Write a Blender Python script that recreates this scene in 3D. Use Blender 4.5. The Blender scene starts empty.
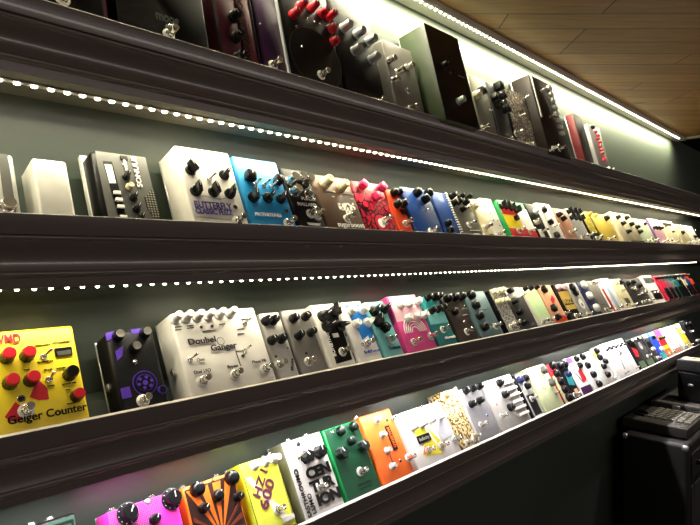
import bpy, bmesh, math, random
from mathutils import Vector, Matrix
random.seed(7)
C = bpy.context.scene.collection
PI = math.pi
CAM_Z = 1.6                                   # eye height; shelf heights are built from it
LIP_Y, WALL_Y = 0.700, 0.820
LIP = {1: CAM_Z+0.2905, 2: CAM_Z+0.0448, 3: CAM_Z-0.2016, 4: CAM_Z-0.4480}
FLOOR_DROP = 0.026
LEAN = {1: 15, 2: 26, 3: 29, 4: 30}
X0, X1 = -1.2, 4.20                            # shelf run
CEIL_Z = CAM_Z+0.592
BOARDS_END = 3.235                            # the boarded ceiling stops here; plain dark ceiling beyond

# ------------------------------------------------------------------ materials
MATS = {}
def principled(name, col, rough=.4, metal=0., coat=0., spec=.5):
    m = bpy.data.materials.new(name); m.use_nodes = True
    b = m.node_tree.nodes['Principled BSDF']
    b.inputs['Base Color'].default_value = (*col, 1); b.inputs['Roughness'].default_value = rough
    b.inputs['Metallic'].default_value = metal; b.inputs['Coat Weight'].default_value = coat
    b.inputs['Specular IOR Level'].default_value = spec
    return m
def lin(h):
    h = h.lstrip('#'); v = [int(h[i:i+2], 16)/255 for i in (0, 2, 4)]
    return tuple((c/12.92 if c <= .04045 else ((c+.055)/1.055)**2.4) for c in v)
def nd(m, t, **k):
    n = m.node_tree.nodes.new(t)
    for a, v in k.items(): setattr(n, a, v)
    return n
def link(m, a, b): m.node_tree.links.new(a, b)
def wear(m, col, amount=.12, scale=60, bump=0.):
    """small procedural variation of the paint"""
    b = m.node_tree.nodes['Principled BSDF']
    tc = nd(m, 'ShaderNodeTexCoord'); n = nd(m, 'ShaderNodeTexNoise'); n.inputs['Scale'].default_value = scale
    link(m, tc.outputs['Object'], n.inputs['Vector'])
    r = nd(m, 'ShaderNodeMapRange'); r.inputs[1].default_value = .3; r.inputs[2].default_value = .7
    r.inputs[3].default_value = 1-amount; r.inputs[4].default_value = 1+amount*.4
    link(m, n.outputs['Fac'], r.inputs[0])
    mx = nd(m, 'ShaderNodeVectorMath', operation='SCALE'); mx.inputs[0].default_value = col
    link(m, r.outputs[0], mx.inputs['Scale']); link(m, mx.outputs[0], b.inputs['Base Color'])
    if bump:
        bp = nd(m, 'ShaderNodeBump'); bp.inputs['Strength'].default_value = bump; bp.inputs['Distance'].default_value = .001
        link(m, n.outputs['Fac'], bp.inputs['Height']); link(m, bp.outputs[0], b.inputs['Normal'])
    return m
PAL = dict(white='e8e6e0', warmwhite='dedad0', offwhite='cfccc2', silverwhite='d2d0c8', silver='b8b6b0', silver2='9c9c9e', satin='a0a8a4',
 lgrey='a8a8a4', lgrey2='c8c8cc', midgrey='70706e', dgrey='4a4a46', dgrey2='2e2d2c', graymetal='77776c', graymetal2='807c76', black='0d0d0e', umber='1c1512',
 blue='1c8ac4', dblue='123c80', navy='1c1f4c', rblue='1238a8', blueink='1c3f9c', splash='1f7ad0', paleblue='9db4d0', slate='5c7478',
 teal='6fb8b8', teal2='2f9aa0', dteal='0f6f70', aqua='7fd8c0', brown='4a3422', dbrown='2c211c', crimson='c8183c', dustypink='8a4a5c', pink='e03468', hotpink='d8448c', palepink='e4b4c0',
 magenta='e838b0', magink='8a1060', orange='e8701c', orange2='ec6a24', orangered='d8441c', rust='6a2814', salmon='a87860', peach='d8a07c', red='c01428', redink='b81c28',
 cream='ddd4ae', beige='c4b896', yellow='ecd020', yellow2='e0d034', lime='b8bc20', limelight='c8cc40', mustard='c0a848', gold='c0a050', palelime='c8d0a0', palegreen='b8c4a8', mint='bcd8a4',
 green='0c8c44', dgreen='073f26', dgreenk='06170e', greenink='15402f', dustolive='6a6a54', silverface='b4b2ac', mossgreen='54684c', purple='6c4480', purpleprint='4c3c88', violet='4c2c9c', dpurple='38143c', purpleink='5c1c38', wine='4c1020', dred='5c1424',
 ink='26242c', olive='28341a', redside='580a12', goldart='a88440', dimline='2c2c28')
def mat(name):
    if name in MATS: return MATS[name]
    if name == 'chrome': m = principled('chrome', (.80, .77, .70), .2, .9)
    elif name == 'satin': m = principled('satin_metal', (.52, .55, .54), .36, .6)
    elif name == 'rubber': m = principled('rubber', (.012, .012, .012), .8)
    elif name == 'pinkled': m = principled('pink_lens', (.8, .3, .4), .2)
    elif name == 'halftone':
        m = principled('halftone_print', lin(PAL['magenta']), .35)
        b = m.node_tree.nodes['Principled BSDF']
        tc = nd(m, 'ShaderNodeTexCoord'); v = nd(m, 'ShaderNodeTexVoronoi'); v.inputs['Scale'].default_value = 420; v.inputs['Randomness'].default_value = 0
        link(m, tc.outputs['Object'], v.inputs['Vector'])
        r = nd(m, 'ShaderNodeMath', operation='LESS_THAN'); r.inputs[1].default_value = .47
        link(m, v.outputs['Distance'], r.inputs[0])
        mx = nd(m, 'ShaderNodeMix', data_type='RGBA'); link(m, r.outputs[0], mx.inputs[0])
        mx.inputs[6].default_value = (*lin('f060c0'), 1); mx.inputs[7].default_value = (*lin('6c1454'), 1)
        link(m, mx.outputs[2], b.inputs['Base Color'])
    elif name in ('maze', 'mazedark', 'speckle', 'grille', 'yellowart', 'ribs', 'tentacle', 'tangle'):
        c0, c1, sc, thr, kind = dict(maze=('f0ece0', PAL['brown'], 230, .52, 'v'), mazedark=('1c1512', '9a9084', 200, .47, 'v'), speckle=('b0aca4', '3a3838', 230, .5, 'n'),
            grille=('8c8878', '100f0c', 260, .40, 'd'), yellowart=('d8c440', '181608', 190, .52, 'n'), ribs=('d8d8d8', '101010', 300, .5, 'w'),
            tentacle=(PAL['crimson'], '160408', 75, .08, 'e'), tangle=('d8c48c', '5c4218', 170, .52, 'n'))[name]
        m = principled(name+'_print', lin(c0), .35)
        b = m.node_tree.nodes['Principled BSDF']; tc = nd(m, 'ShaderNodeTexCoord')
        f = nd(m, 'ShaderNodeMath', operation='GREATER_THAN'); f.inputs[1].default_value = thr
        if kind == 'n': t = nd(m, 'ShaderNodeTexNoise'); t.inputs['Scale'].default_value = sc; t.inputs['Detail'].default_value = 1; o = t.outputs['Fac']
        elif kind == 'w':
            t = nd(m, 'ShaderNodeTexWave'); t.bands_direction = 'Z'; t.inputs['Scale'].default_value = sc/6; o = t.outputs['Fac']
        else:
            t = nd(m, 'ShaderNodeTexVoronoi'); t.inputs['Scale'].default_value = sc; o = t.outputs['Distance']
            if kind == 'd': t.inputs['Randomness'].default_value = 0
            if kind == 'v': t.distance = 'CHEBYCHEV'
            if kind == 'e': t.feature = 'DISTANCE_TO_EDGE'; f.operation = 'LESS_THAN'
        link(m, tc.outputs['Object'], t.inputs['Vector']); link(m, o, f.inputs[0])
        mx = nd(m, 'ShaderNodeMix', data_type='RGBA'); link(m, f.outputs[0], mx.inputs[0])
        mx.inputs[6].default_value = (*lin(c0), 1); mx.inputs[7].default_value = (*lin(c1), 1)
        link(m, mx.outputs[2], b.inputs['Base Color'])
    elif name == 'darkburst': m = principled('dark_brown_print', lin('2a1008'), .4)
    else:
        c = lin(PAL[name]); m = wear(principled(name+'_paint', c, .38 if name != 'black' else .3, spec=.5 if name != 'black' else .3), c, .06)
    MATS[name] = m; return m
def body_mat(col, metal, art):
    if art: return mat(art)
    k = col+'_body%.1f' % metal
    if k not in MATS:
        c = lin(PAL[col]); MATS[k] = wear(principled(k.replace('.', '_'), c, .42 if metal == 0 else .36, metal, spec=.5 if sum(c) > .03 else .22), c, .10, 35)
    return MATS[k]

# ------------------------------------------------------------------ mesh helpers
def new_mesh(name, bm, mats, smooth=40):
    bmesh.ops.recalc_face_normals(bm, faces=bm.faces[:])
    me = bpy.data.meshes.new(name); bm.to_mesh(me); bm.free()
    for m in (mats if isinstance(mats, (list, tuple)) else [mats]): me.materials.append(m)
    if smooth:
        for p in me.polygons: p.use_smooth = True
        try: me.set_sharp_from_angle(angle=math.radians(smooth))
        except Exception: pass
    return me
def link_obj(name, me, parent=None, loc=(0, 0, 0), rot=(0, 0, 0), scale=None):
    o = bpy.data.objects.new(name, me); C.objects.link(o)
    o.parent = parent; o.location = loc; o.rotation_euler = rot
    if scale: o.scale = scale
    return o
def box_bm(bm, a, b, bevel=0., seg=2, mi=0):
    r = bmesh.ops.create_cube(bm, size=1)
    for v in r['verts']:
        v.co = Vector([(a[i]+b[i])/2+v.co[i]*abs(b[i]-a[i]) for i in range(3)])
    fs = list({f for v in r['verts'] for f in v.link_faces})
    for f in fs: f.material_index = mi
    if bevel:
        es = list({e for v in r['verts'] for e in v.link_edges})
        bmesh.ops.bevel(bm, geom=es, offset=bevel, segments=seg, profile=.5, affect='EDGES', clamp_overlap=True)
    return bm
def box_mesh(name, a, b, m, bevel=0., seg=2):
    return new_mesh(name, box_bm(bmesh.new(), a, b, bevel, seg), m)
def lathe(bm, prof, n=20, mi=0, wob=0., lobes=0, c=(0, 0), cap=True):
    """profile [(r,z)...] turned about z"""
    rings = []
    for r, z in prof:
        ring = []
        for i in range(n):
            a = 2*PI*i/n; rr = r*(1-(wob if (lobes and (i*lobes*2//n) % 2) else 0))
            ring.append(bm.verts.new((c[0]+rr*math.cos(a), c[1]+rr*math.sin(a), z)))
        rings.append(ring)
    for k in range(len(rings)-1):
        for i in range(n):
            f = bm.faces.new((rings[k][i], rings[k][(i+1) % n], rings[k+1][(i+1) % n], rings[k+1][i])); f.material_index = mi
    if cap:
        f = bm.faces.new(rings[-1]); f.material_index = mi
        f = bm.faces.new(rings[0][::-1]); f.material_index = mi
    return rings
def extrude_poly(bm, pts, z0, z1, mi=0):
    lo = [bm.verts.new((x, y, z0)) for x, y in pts]; hi = [bm.verts.new((x, y, z1)) for x, y in pts]
    n = len(pts)
    f = bm.faces.new(hi); f.material_index = mi
    f = bm.faces.new(lo[::-1]); f.material_index = mi
    for i in range(n):
        f = bm.faces.new((lo[i], lo[(i+1) % n], hi[(i+1) % n], hi[i])); f.material_index = mi
UP = (PI/2, 0, 0)                                # turns mesh z towards the face normal (-y), mesh y up the face

CACHE = {}
def knob_mesh(r, h, style, col):
    key = (round(r, 4), round(h, 4), style, col)
    if key in CACHE: return CACHE[key]
    bm = bmesh.new(); mark = mat('white') if col not in ('white', 'cream', 'palepink', 'gold', 'chrome', 'satin', 'silver') else mat('dgrey')
    mm = mat(col); mats = [mm, mark, mat('chrome')]
    if style == 'round':
        lathe(bm, [(r, 0), (r, h*.3), (r*.86, h*.36), (r*.8, h*.9), (r*.7, h)], 24, 0, .05, 12)
        box_bm(bm, (-r*.07, 0, h*.97), (r*.07, r*.66, h*1.02), mi=1)
    elif style == 'big':
        lathe(bm, [(r*1.12, 0), (r*1.12, h*.12), (r*.98, h*.16)], 28, 0)
        lathe(bm, [(r*.82, h*.1), (r*.80, h*.85), (r*.7, h)], 28, 0, .05, 14)
        box_bm(bm, (-r*.05, 0, h*.97), (r*.05, r*.62, h*1.02), mi=1)
        for k in range(9):
            a = math.radians(-40+k*32.5+90); c_, s_ = math.cos(a)*r*.96, math.sin(a)*r*.96
            box_bm(bm, (c_-r*.04, s_-r*.04, h*.15), (c_+r*.04, s_+r*.04, h*.19), mi=1)
    elif style == 'dome':
        lathe(bm, [(r, 0), (r, h*.45), (r*.95, h*.7), (r*.8, h*.88), (r*.5, h*.98), (r*.1, h)], 22, 0)
        box_bm(bm, (-r*.06, r*.35, h*.9), (r*.06, r*.9, h*.95), mi=1)
    elif style == 'cap':
        mats = [mat('black'), mm, mm]
        lathe(bm, [(r*1.05, 0), (r*1.0, h*.2), (r*.95, h*.75)], 24, 0, .05, 12)
        lathe(bm, [(r*.9, h*.72), (r*.88, h*.92), (r*.8, h)], 24, 1)
    elif style == 'chrome':
        lathe(bm, [(r, 0), (r, h*.1), (r*.86, h*.16), (r*.86, h*.9), (r*.78, h), (r*.3, h*.99)], 24, 0, .05, 12)
    elif style == 'silvertop':
        mats = [mm, mat('chrome'), mat('chrome')]
        lathe(bm, [(r, 0), (r, h*.2), (r*.9, h*.9)], 24, 0, .08, 12)
        lathe(bm, [(r*.82, h*.85), (r*.8, h), (r*.1, h*.94)], 24, 1, .1, 12)
    elif style == 'skirt':
        lathe(bm, [(r, 0), (r, h*.08), (r*.72, h*.22), (r*.68, h*.9), (r*.6, h)], 24, 0)
        box_bm(bm, (-r*.05, 0, h*.97), (r*.05, r*.55, h*1.01), mi=1)
    elif style == 'fluted':
        lathe(bm, [(r, 0), (r, h*.15), (r*.92, h*.2), (r*.9, h*.92), (r*.8, h)], 28, 0, .1, 7)
        box_bm(bm, (-r*.07, r*.1, h*.97), (r*.07, r*.78, h*1.03), mi=1)
    elif style == 'square':
        box_bm(bm, (-r*.88, -r*.88, 0), (r*.88, r*.88, h), r*.22, 2)
        box_bm(bm, (-r*.06, r*.1, h*.98), (r*.06, r*.7, h*1.02), mi=1)
    elif style == 'oval':
        lathe(bm, [(r, 0), (r, h*.8), (r*.85, h)], 24, 0)
        for v in bm.verts: v.co.x *= 1.25; v.co.y *= .75
    else:                                          # chicken / pointer: skirt with a raised pointing bar
        lathe(bm, [(r, 0), (r*.95, h*.28), (r*.8, h*.34)], 22, 0)
        w = .34 if style == 'chicken' else .42
        pts = [(-r*w, -r*.85), (r*w, -r*.85), (r*w*1.1, r*.2), (r*.12, r*1.25), (-r*.12, r*1.25), (-r*w*1.1, r*.2)]
        extrude_poly(bm, pts, h*.25, h)
        box_bm(bm, (-r*.05, r*.2, h*.98), (r*.05, r*1.15, h*1.02), mi=1)
    CACHE[key] = new_mesh('knob', bm, mats, 35); return CACHE[key]
def foot_meshes():
    if 'foot' not in CACHE:
        bm = bmesh.new(); lathe(bm, [(.0088, 0), (.0088, .0012), (.0078, .0018)], 20, 1)
        lathe(bm, [(.0066, .001), (.0066, .005), (.0058, .0056)], 6); lathe(bm, [(.0052, .005), (.0052, .0095)], 16)
        CACHE['foot'] = new_mesh('footswitch', bm, [mat('chrome'), mat('offwhite')])
        bm = bmesh.new(); lathe(bm, [(.0038, .009), (.0038, .0170), (.0049, .0180), (.0049, .0205), (.0042, .0214), (.001, .0218)], 16)
        CACHE['footb'] = new_mesh('button', bm, mat('chrome'))
        bm = bmesh.new(); lathe(bm, [(.0042, 0), (.0042, .0018), (.0036, .0022)], 6); lathe(bm, [(.0026, .002), (.0026, .005)], 12)
        CACHE['tog'] = new_mesh('toggle_switch', bm, mat('chrome'))
        bm = bmesh.new(); lathe(bm, [(.0012, 0), (.0021, .0110), (.0019, .0130), (.0006, .0138)], 10)
        CACHE['bat'] = new_mesh('lever', bm, mat('chrome'))
        bm = bmesh.new(); lathe(bm, [(.0062, 0), (.0062, .003), (.0052, .0036)], 6); lathe(bm, [(.0044, .003), (.0044, .005)], 16)
        CACHE['jack'] = new_mesh('jack_socket', bm, mat('chrome'))
    return CACHE
def lamp_mesh(r, col):
    k = ('lamp', r, col)
    if k not in CACHE:
        bm = bmesh.new(); lathe(bm, [(r*1.15, 0), (r*1.15, .0007), (r, .0012)], 16, 1)
        lathe(bm, [(r*.85, .001), (r*.75, .0022), (r*.4, .003), (r*.05, .0033)], 16, 0)
        CACHE[k] = new_mesh('indicator_lamp', bm, [mat(col), mat('chrome')])
    return CACHE[k]
def text_mesh(s, size, col, wide=False):
    cu = bpy.data.curves.new('lettering', 'FONT'); cu.body = s; cu.size = size*1.35; cu.extrude = .0003
    cu.offset = size*(.07 if wide else .03); cu.resolution_u = 3
    cu.space_character = .92 if wide else 1.0
    o = bpy.data.objects.new('lettering', cu); C.objects.link(o)
    bpy.context.view_layer.update()
    me = bpy.data.meshes.new_from_object(o.evaluated_get(bpy.context.evaluated_depsgraph_get()))
    bpy.data.objects.remove(o); bpy.data.curves.remove(cu)
    me.materials.clear(); me.materials.append(mat(col)); return me

# ------------------------------------------------------------------ pedals
PEDALS = [
{'sh': 2, 'label': 'silver treadle pedal with a ringed bolt knob, far left on the second shelf', 'x': 0.1531, 'w': 0.0449, 'l': 0.0954, 't': 0.035, 'c': 'silver', 'art': None, 'n': 'treadle_pedal', 'cat': 'treadle pedal', 'm': 0.4, 'g': None, 'br': 0.004, 'face': None, 'e': [['p', [[0.0278, 0.0], [0.0386, 0.0], [0.0386, 0.0935], [0.0278, 0.0935]], 'dgrey', 'treadle_strip'], ['k', 0.0307, 0.0229, 0.009, 0.01, 'chrome', 'chrome', 0]]},
{'sh': 2, 'label': 'blank white metal box without knobs, right of the silver treadle pedal', 'x': 0.2131, 'w': 0.0408, 'l': 0.0877, 't': 0.045, 'c': 'silverwhite', 'art': None, 'n': 'blank_enclosure', 'cat': 'enclosure', 'm': 0.1, 'g': None, 'br': 0.004, 'face': None, 'e': []},
{'sh': 2, 'label': 'silver and grey desktop effect unit with an arched rim, level meter and round speaker grille', 'x': 0.2888, 'w': 0.0795, 'l': 0.1176, 't': 0.034, 'c': 'black', 'art': None, 'n': 'desktop_effect_unit', 'cat': 'effect unit', 'm': 0.3, 'g': None, 'br': 0.006, 'face': None, 'e': [['b', 'rim', -0.0016, 0.0, 0.0819, 0.1246, 0.007, 'silverwhite'], ['p', [[0.0079, 0.0012], [0.0783, 0.0012], [0.0783, 0.1158], [0.0079, 0.1158]], 'dgrey', 'front_panel'], ['p', [[0.0158, 0.1008], [0.0282, 0.1013], [0.0315, 0.0154], [0.0208, 0.0148]], 'black', 'meter_window'], ['p', [[0.0171, 0.0959], [0.0266, 0.0959], [0.0274, 0.0675], [0.0182, 0.0665]], 'white', 'meter_segment'], ['b', 'button', 0.0209, 0.0495, 0.0301, 0.0543, 0.002, 'white'], ['b', 'button', 0.0215, 0.0392, 0.0308, 0.0439, 0.002, 'white'], ['b', 'button', 0.0219, 0.0288, 0.0313, 0.0334, 0.002, 'white'], ['b', 'button', 0.0228, 0.0142, 0.032, 0.0178, 0.002, 'white'], ['k', 0.0431, 0.0783, 0.0055, 0.01, 'pointer', 'black', 0.5], ['k', 0.0446, 0.063, 0.0055, 0.008, 'round', 'cream', 0], ['k', 0.0464, 0.0457, 0.0055, 0.01, 'pointer', 'black', 0.5], ['k', 0.0473, 0.0284, 0.0055, 0.01, 'pointer', 'black', 0.5], ['k', 0.0494, 0.0139, 0.0055, 0.01, 'pointer', 'black', 0.5], ['b', 'display', 0.0408, 0.1062, 0.0511, 0.1124, 0.001, 'black'], ['x', 'SONUUS', 0.063, 0.064, 0.0075, 90, 'white', 0.05], ['x', 'wahoo', 0.0473, 0.0882, 0.006, 90, 'white'], ['p', [[0.0628, 0.0486], [0.0763, 0.0627], [0.08, 0.0579], [0.0829, 0.0194], [0.0697, 0.0162], [0.0636, 0.0309]], 'grille', 'speaker_grille']]},
{'sh': 2, 'label': 'wide white pedal with five black knobs and a purple two-line title', 'x': 0.4055, 'w': 0.098, 'l': 0.135, 't': 0.05, 'c': 'warmwhite', 'art': None, 'n': 'effects_pedal', 'cat': 'effects pedal', 'm': 0, 'g': None, 'br': 0.004, 'face': None, 'e': [['k', 0.0184, 0.091, 0.0088, 0.016, 'chicken', 'black', -0.5], ['k', 0.0745, 0.0892, 0.0088, 0.014, 'chicken', 'black', 0.7], ['k', 0.0176, 0.0553, 0.0088, 0.016, 'chicken', 'black', 0.1], ['k', 0.0473, 0.0565, 0.0088, 0.016, 'chicken', 'black', -0.1], ['k', 0.075, 0.0555, 0.0088, 0.016, 'chicken', 'black', 0.4], ['t', 0.0459, 0.078, 0.6], ['l', 0.0793, 0.0337, 'black', 0.0035], ['f', 0.0757, 0.0083], ['x', 'BUTTERFLY', 0.0098, 0.0277, 0.0115, 0, 'purpleprint', 0.062], ['x', 'CLASSIC FUZZ', 0.0087, 0.0182, 0.0095, 0, 'purpleprint', 0.062], ['p', [[0.0247, 0.0494], [0.0584, 0.0468], [0.0875, 0.0549], [0.0577, 0.0442]], 'lgrey', 'printed_swirl'], ['p', [[0.0037, 0.0144], [0.0373, 0.0103], [0.0744, 0.0111], [0.038, 0.0128]], 'lgrey', 'printed_swirl']]},
{'sh': 2, 'label': 'bright blue pedal with five black chicken-head knobs and two small toggles', 'x': 0.5086, 'w': 0.0942, 'l': 0.135, 't': 0.045, 'c': 'blue', 'art': None, 'n': 'effects_pedal', 'cat': 'effects pedal', 'm': 0, 'g': None, 'br': 0.004, 'face': None, 'e': [['k', 0.0218, 0.0934, 0.0095, 0.014, 'square', 'black', 0], ['k', 0.0779, 0.0918, 0.0085, 0.014, 'square', 'black', 0.4], ['k', 0.0184, 0.0561, 0.0095, 0.015, 'chicken', 'black', 0.2], ['k', 0.0477, 0.0575, 0.0095, 0.015, 'chicken', 'black', 0.9], ['k', 0.074, 0.057, 0.0085, 0.015, 'chicken', 'black', 0.5], ['t', 0.0301, 0.0811, 0.5], ['t', 0.0488, 0.0819, 0.5], ['t', 0.0637, 0.0806, 0.5], ['l', 0.08, 0.0358, 'black', 0.0035], ['f', 0.0749, 0.0125], ['x', 'PROPHETUNES', 0.0127, 0.0235, 0.006, 0, 'white', 0.052]]},
{'sh': 2, 'label': 'black pedal crowded with five big chrome knobs', 'x': 0.605, 'w': 0.0637, 'l': 0.125, 't': 0.045, 'c': 'black', 'art': None, 'n': 'effects_pedal', 'cat': 'effects pedal', 'm': 0, 'g': None, 'br': 0.004, 'face': None, 'e': [['k', 0.0118, 0.0956, 0.01, 0.02, 'chrome', 'chrome', 0], ['k', 0.0308, 0.0987, 0.01, 0.02, 'chrome', 'chrome', 0], ['k', 0.0481, 0.0986, 0.01, 0.02, 'chrome', 'chrome', 0], ['k', 0.012, 0.0734, 0.01, 0.018, 'chrome', 'chrome', 0], ['k', 0.0455, 0.0715, 0.01, 0.018, 'chrome', 'chrome', 0], ['f', 0.0349, 0.0335], ['f', 0.0484, 0.0301], ['x', 'FUNKY', 0.0252, 0.0599, 0.0065, 0, 'white', 0.034], ['x', 'MALLARD', 0.0127, 0.0484, 0.0065, 0, 'white', 0.042], ['p', [[0.0207, 0.0164], [0.0526, 0.0158], [0.0473, 0.0113], [0.0237, 0.0116]], 'white', 'printed_ribbon']]},
{'sh': 2, 'label': 'brown pedal with two tall cream knobs and a white maze print', 'x': 0.6754, 'w': 0.1038, 'l': 0.125, 't': 0.04, 'c': 'brown', 'art': None, 'n': 'effects_pedal', 'cat': 'effects pedal', 'm': 0, 'g': None, 'br': 0.004, 'face': None, 'e': [['k', 0.0293, 0.1033, 0.011, 0.022, 'round', 'cream', 0], ['k', 0.0711, 0.0998, 0.01, 0.02, 'round', 'cream', 0], ['x', 'sugarboost', 0.027, 0.0139, 0.0105, 0, 'white', 0.07], ['p', [[0.0474, 0.0642], [0.0906, 0.0675], [0.0919, 0.0535], [0.077, 0.0502], [0.078, 0.0397], [0.0604, 0.0387], [0.0623, 0.0493], [0.0467, 0.0496]], 'maze', 'printed_maze'], ['b', 'legend', 0.031, 0.0866, 0.0523, 0.0913, 0.0004, 'white'], ['b', 'legend', 0.0738, 0.0858, 0.0987, 0.0919, 0.0004, 'white'], ['b', 'legend', 0.0393, 0.0763, 0.0455, 0.0805, 0.0004, 'white'], ['b', 'legend', 0.0867, 0.0756, 0.0946, 0.0801, 0.0004, 'white'], ['f', 0.0573, 0.031]]},
{'sh': 2, 'label': 'crimson pedal with black tentacle drawing and three pink square knobs', 'x': 0.7819, 'w': 0.0923, 'l': 0.122, 't': 0.04, 'c': 'crimson', 'art': 'tentacle', 'n': 'effects_pedal', 'cat': 'effects pedal', 'm': 0, 'g': None, 'br': 0.004, 'face': None, 'e': [['k', 0.0275, 0.1093, 0.009, 0.013, 'square', 'pink', 0], ['k', 0.0846, 0.1092, 0.009, 0.013, 'square', 'pink', 0], ['k', 0.055, 0.0849, 0.009, 0.013, 'square', 'pink', 0], ['c', 0.52, 0.22, 0.022, 'black', 'printed_ring'], ['c', 0.52, 0.22, 0.019, 'crimson', 'printed_disc'], ['c', 0.5, 0.22, 0.01, 'white', 'printed_skull'], ['f', 0.0572, 0.0317], ['c', 0.2, 0.55, 0.009, 'black', 'printed_ring'], ['c', 0.2, 0.55, 0.007, 'crimson', 'printed_disc'], ['c', 0.83, 0.5, 0.007, 'black', 'printed_ring'], ['c', 0.83, 0.5, 0.0055, 'crimson', 'printed_disc']]},
{'sh': 2, 'label': 'narrow orange pedal with four round black knobs and two dark letters', 'x': 0.8774, 'w': 0.0458, 'l': 0.112, 't': 0.04, 'c': 'orangered', 'art': None, 'n': 'effects_pedal', 'cat': 'effects pedal', 'm': 0, 'g': None, 'br': 0.004, 'face': None, 'e': [['k', 0.0224, 0.0997, 0.0085, 0.015, 'dome', 'black', 0], ['k', 0.0385, 0.1027, 0.0085, 0.015, 'dome', 'black', 0], ['k', 0.0182, 0.0721, 0.0085, 0.015, 'dome', 'black', 0], ['k', 0.0385, 0.0744, 0.0085, 0.015, 'dome', 'black', 0], ['x', 'BB', 0.025, 0.0507, 0.012, 0, 'black', 0.022], ['f', 0.0259, 0.0281]]},
{'sh': 2, 'label': 'dark blue pedal with three round black knobs and a chrome lamp', 'x': 0.9243, 'w': 0.0999, 'l': 0.12, 't': 0.045, 'c': 'dblue', 'art': None, 'n': 'effects_pedal', 'cat': 'effects pedal', 'm': 0, 'g': None, 'br': 0.004, 'face': None, 'e': [['k', 0.0496, 0.1035, 0.01, 0.016, 'dome', 'black', 0], ['k', 0.0914, 0.1053, 0.01, 0.016, 'dome', 'black', 0], ['k', 0.0713, 0.0897, 0.01, 0.015, 'dome', 'black', 0], ['l', 0.0699, 0.0659, 'chrome', 0.004], ['f', 0.0493, 0.0099]]},
{'sh': 2, 'label': 'slim dark blue pedal with a ribbed silver edge and two shiny black knobs low down', 'x': 1.028, 'w': 0.0695, 'l': 0.118, 't': 0.045, 'c': 'dblue', 'art': None, 'n': 'effects_pedal', 'cat': 'effects pedal', 'm': 0, 'g': None, 'br': 0.004, 'face': None, 'e': [['k', 0.0176, 0.0312, 0.008, 0.014, 'dome', 'black', 0], ['k', 0.0147, 0.0138, 0.008, 0.014, 'dome', 'black', 0], ['b', 'ribbed_edge', 0.0598, 0.0, 0.0688, 0.118, 0.003, 'ribs']]},
{'sh': 2, 'label': 'grey metal pedal with a cluster of black knobs and a red lamp', 'x': 1.1087, 'w': 0.0876, 'l': 0.118, 't': 0.04, 'c': 'graymetal', 'art': None, 'n': 'effects_pedal', 'cat': 'effects pedal', 'm': 0.5, 'g': None, 'br': 0.004, 'face': None, 'e': [['k', 0.0105, 0.1104, 0.008, 0.018, 'round', 'black', 0], ['k', 0.0476, 0.1112, 0.008, 0.018, 'round', 'black', 0], ['k', 0.0799, 0.1112, 0.008, 0.018, 'round', 'black', 0], ['k', 0.0068, 0.0916, 0.008, 0.016, 'round', 'black', 0], ['k', 0.0292, 0.0965, 0.008, 0.016, 'round', 'black', 0], ['k', 0.0587, 0.0959, 0.008, 0.016, 'round', 'black', 0], ['k', 0.0336, 0.0762, 0.007, 0.014, 'round', 'black', 0], ['l', 0.0709, 0.0859, 'red', 0.003], ['f', 0.0394, 0.0362], ['b', 'legend', 0.032, 0.021, 0.0784, 0.0262, 0.0004, 'white'], ['b', 'legend', 0.0426, 0.0122, 0.0674, 0.0176, 0.0004, 'white']]},
{'sh': 2, 'label': 'plain cream pedal with one cream knob and one footswitch', 'x': 1.201, 'w': 0.0473, 'l': 0.115, 't': 0.04, 'c': 'cream', 'art': None, 'n': 'effects_pedal', 'cat': 'effects pedal', 'm': 0, 'g': None, 'br': 0.004, 'face': None, 'e': [['k', 0.0076, 0.0902, 0.009, 0.013, 'round', 'cream', 0], ['f', 0.0159, 0.0304], ['b', 'legend', 0.0225, 0.0119, 0.0442, 0.0162, 0.0004, 'black']]},
{'sh': 2, 'label': 'off-white pedal dotted with tiny dark controls beside a green one', 'x': 1.2531, 'w': 0.0577, 'l': 0.122, 't': 0.04, 'c': 'offwhite', 'art': None, 'n': 'effects_pedal', 'cat': 'effects pedal', 'm': 0, 'g': None, 'br': 0.004, 'face': None, 'e': [['l', 0.0173, 0.1037, 'dgrey', 0.002], ['l', 0.0404, 0.1037, 'dgrey', 0.002], ['l', 0.0202, 0.0756, 'dgrey', 0.0025], ['l', 0.0202, 0.0549, 'dgrey', 0.002], ['l', 0.0404, 0.0549, 'dgrey', 0.002], ['l', 0.0404, 0.0403, 'dgrey', 0.002], ['f', 0.0125, 0.013]]},
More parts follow.
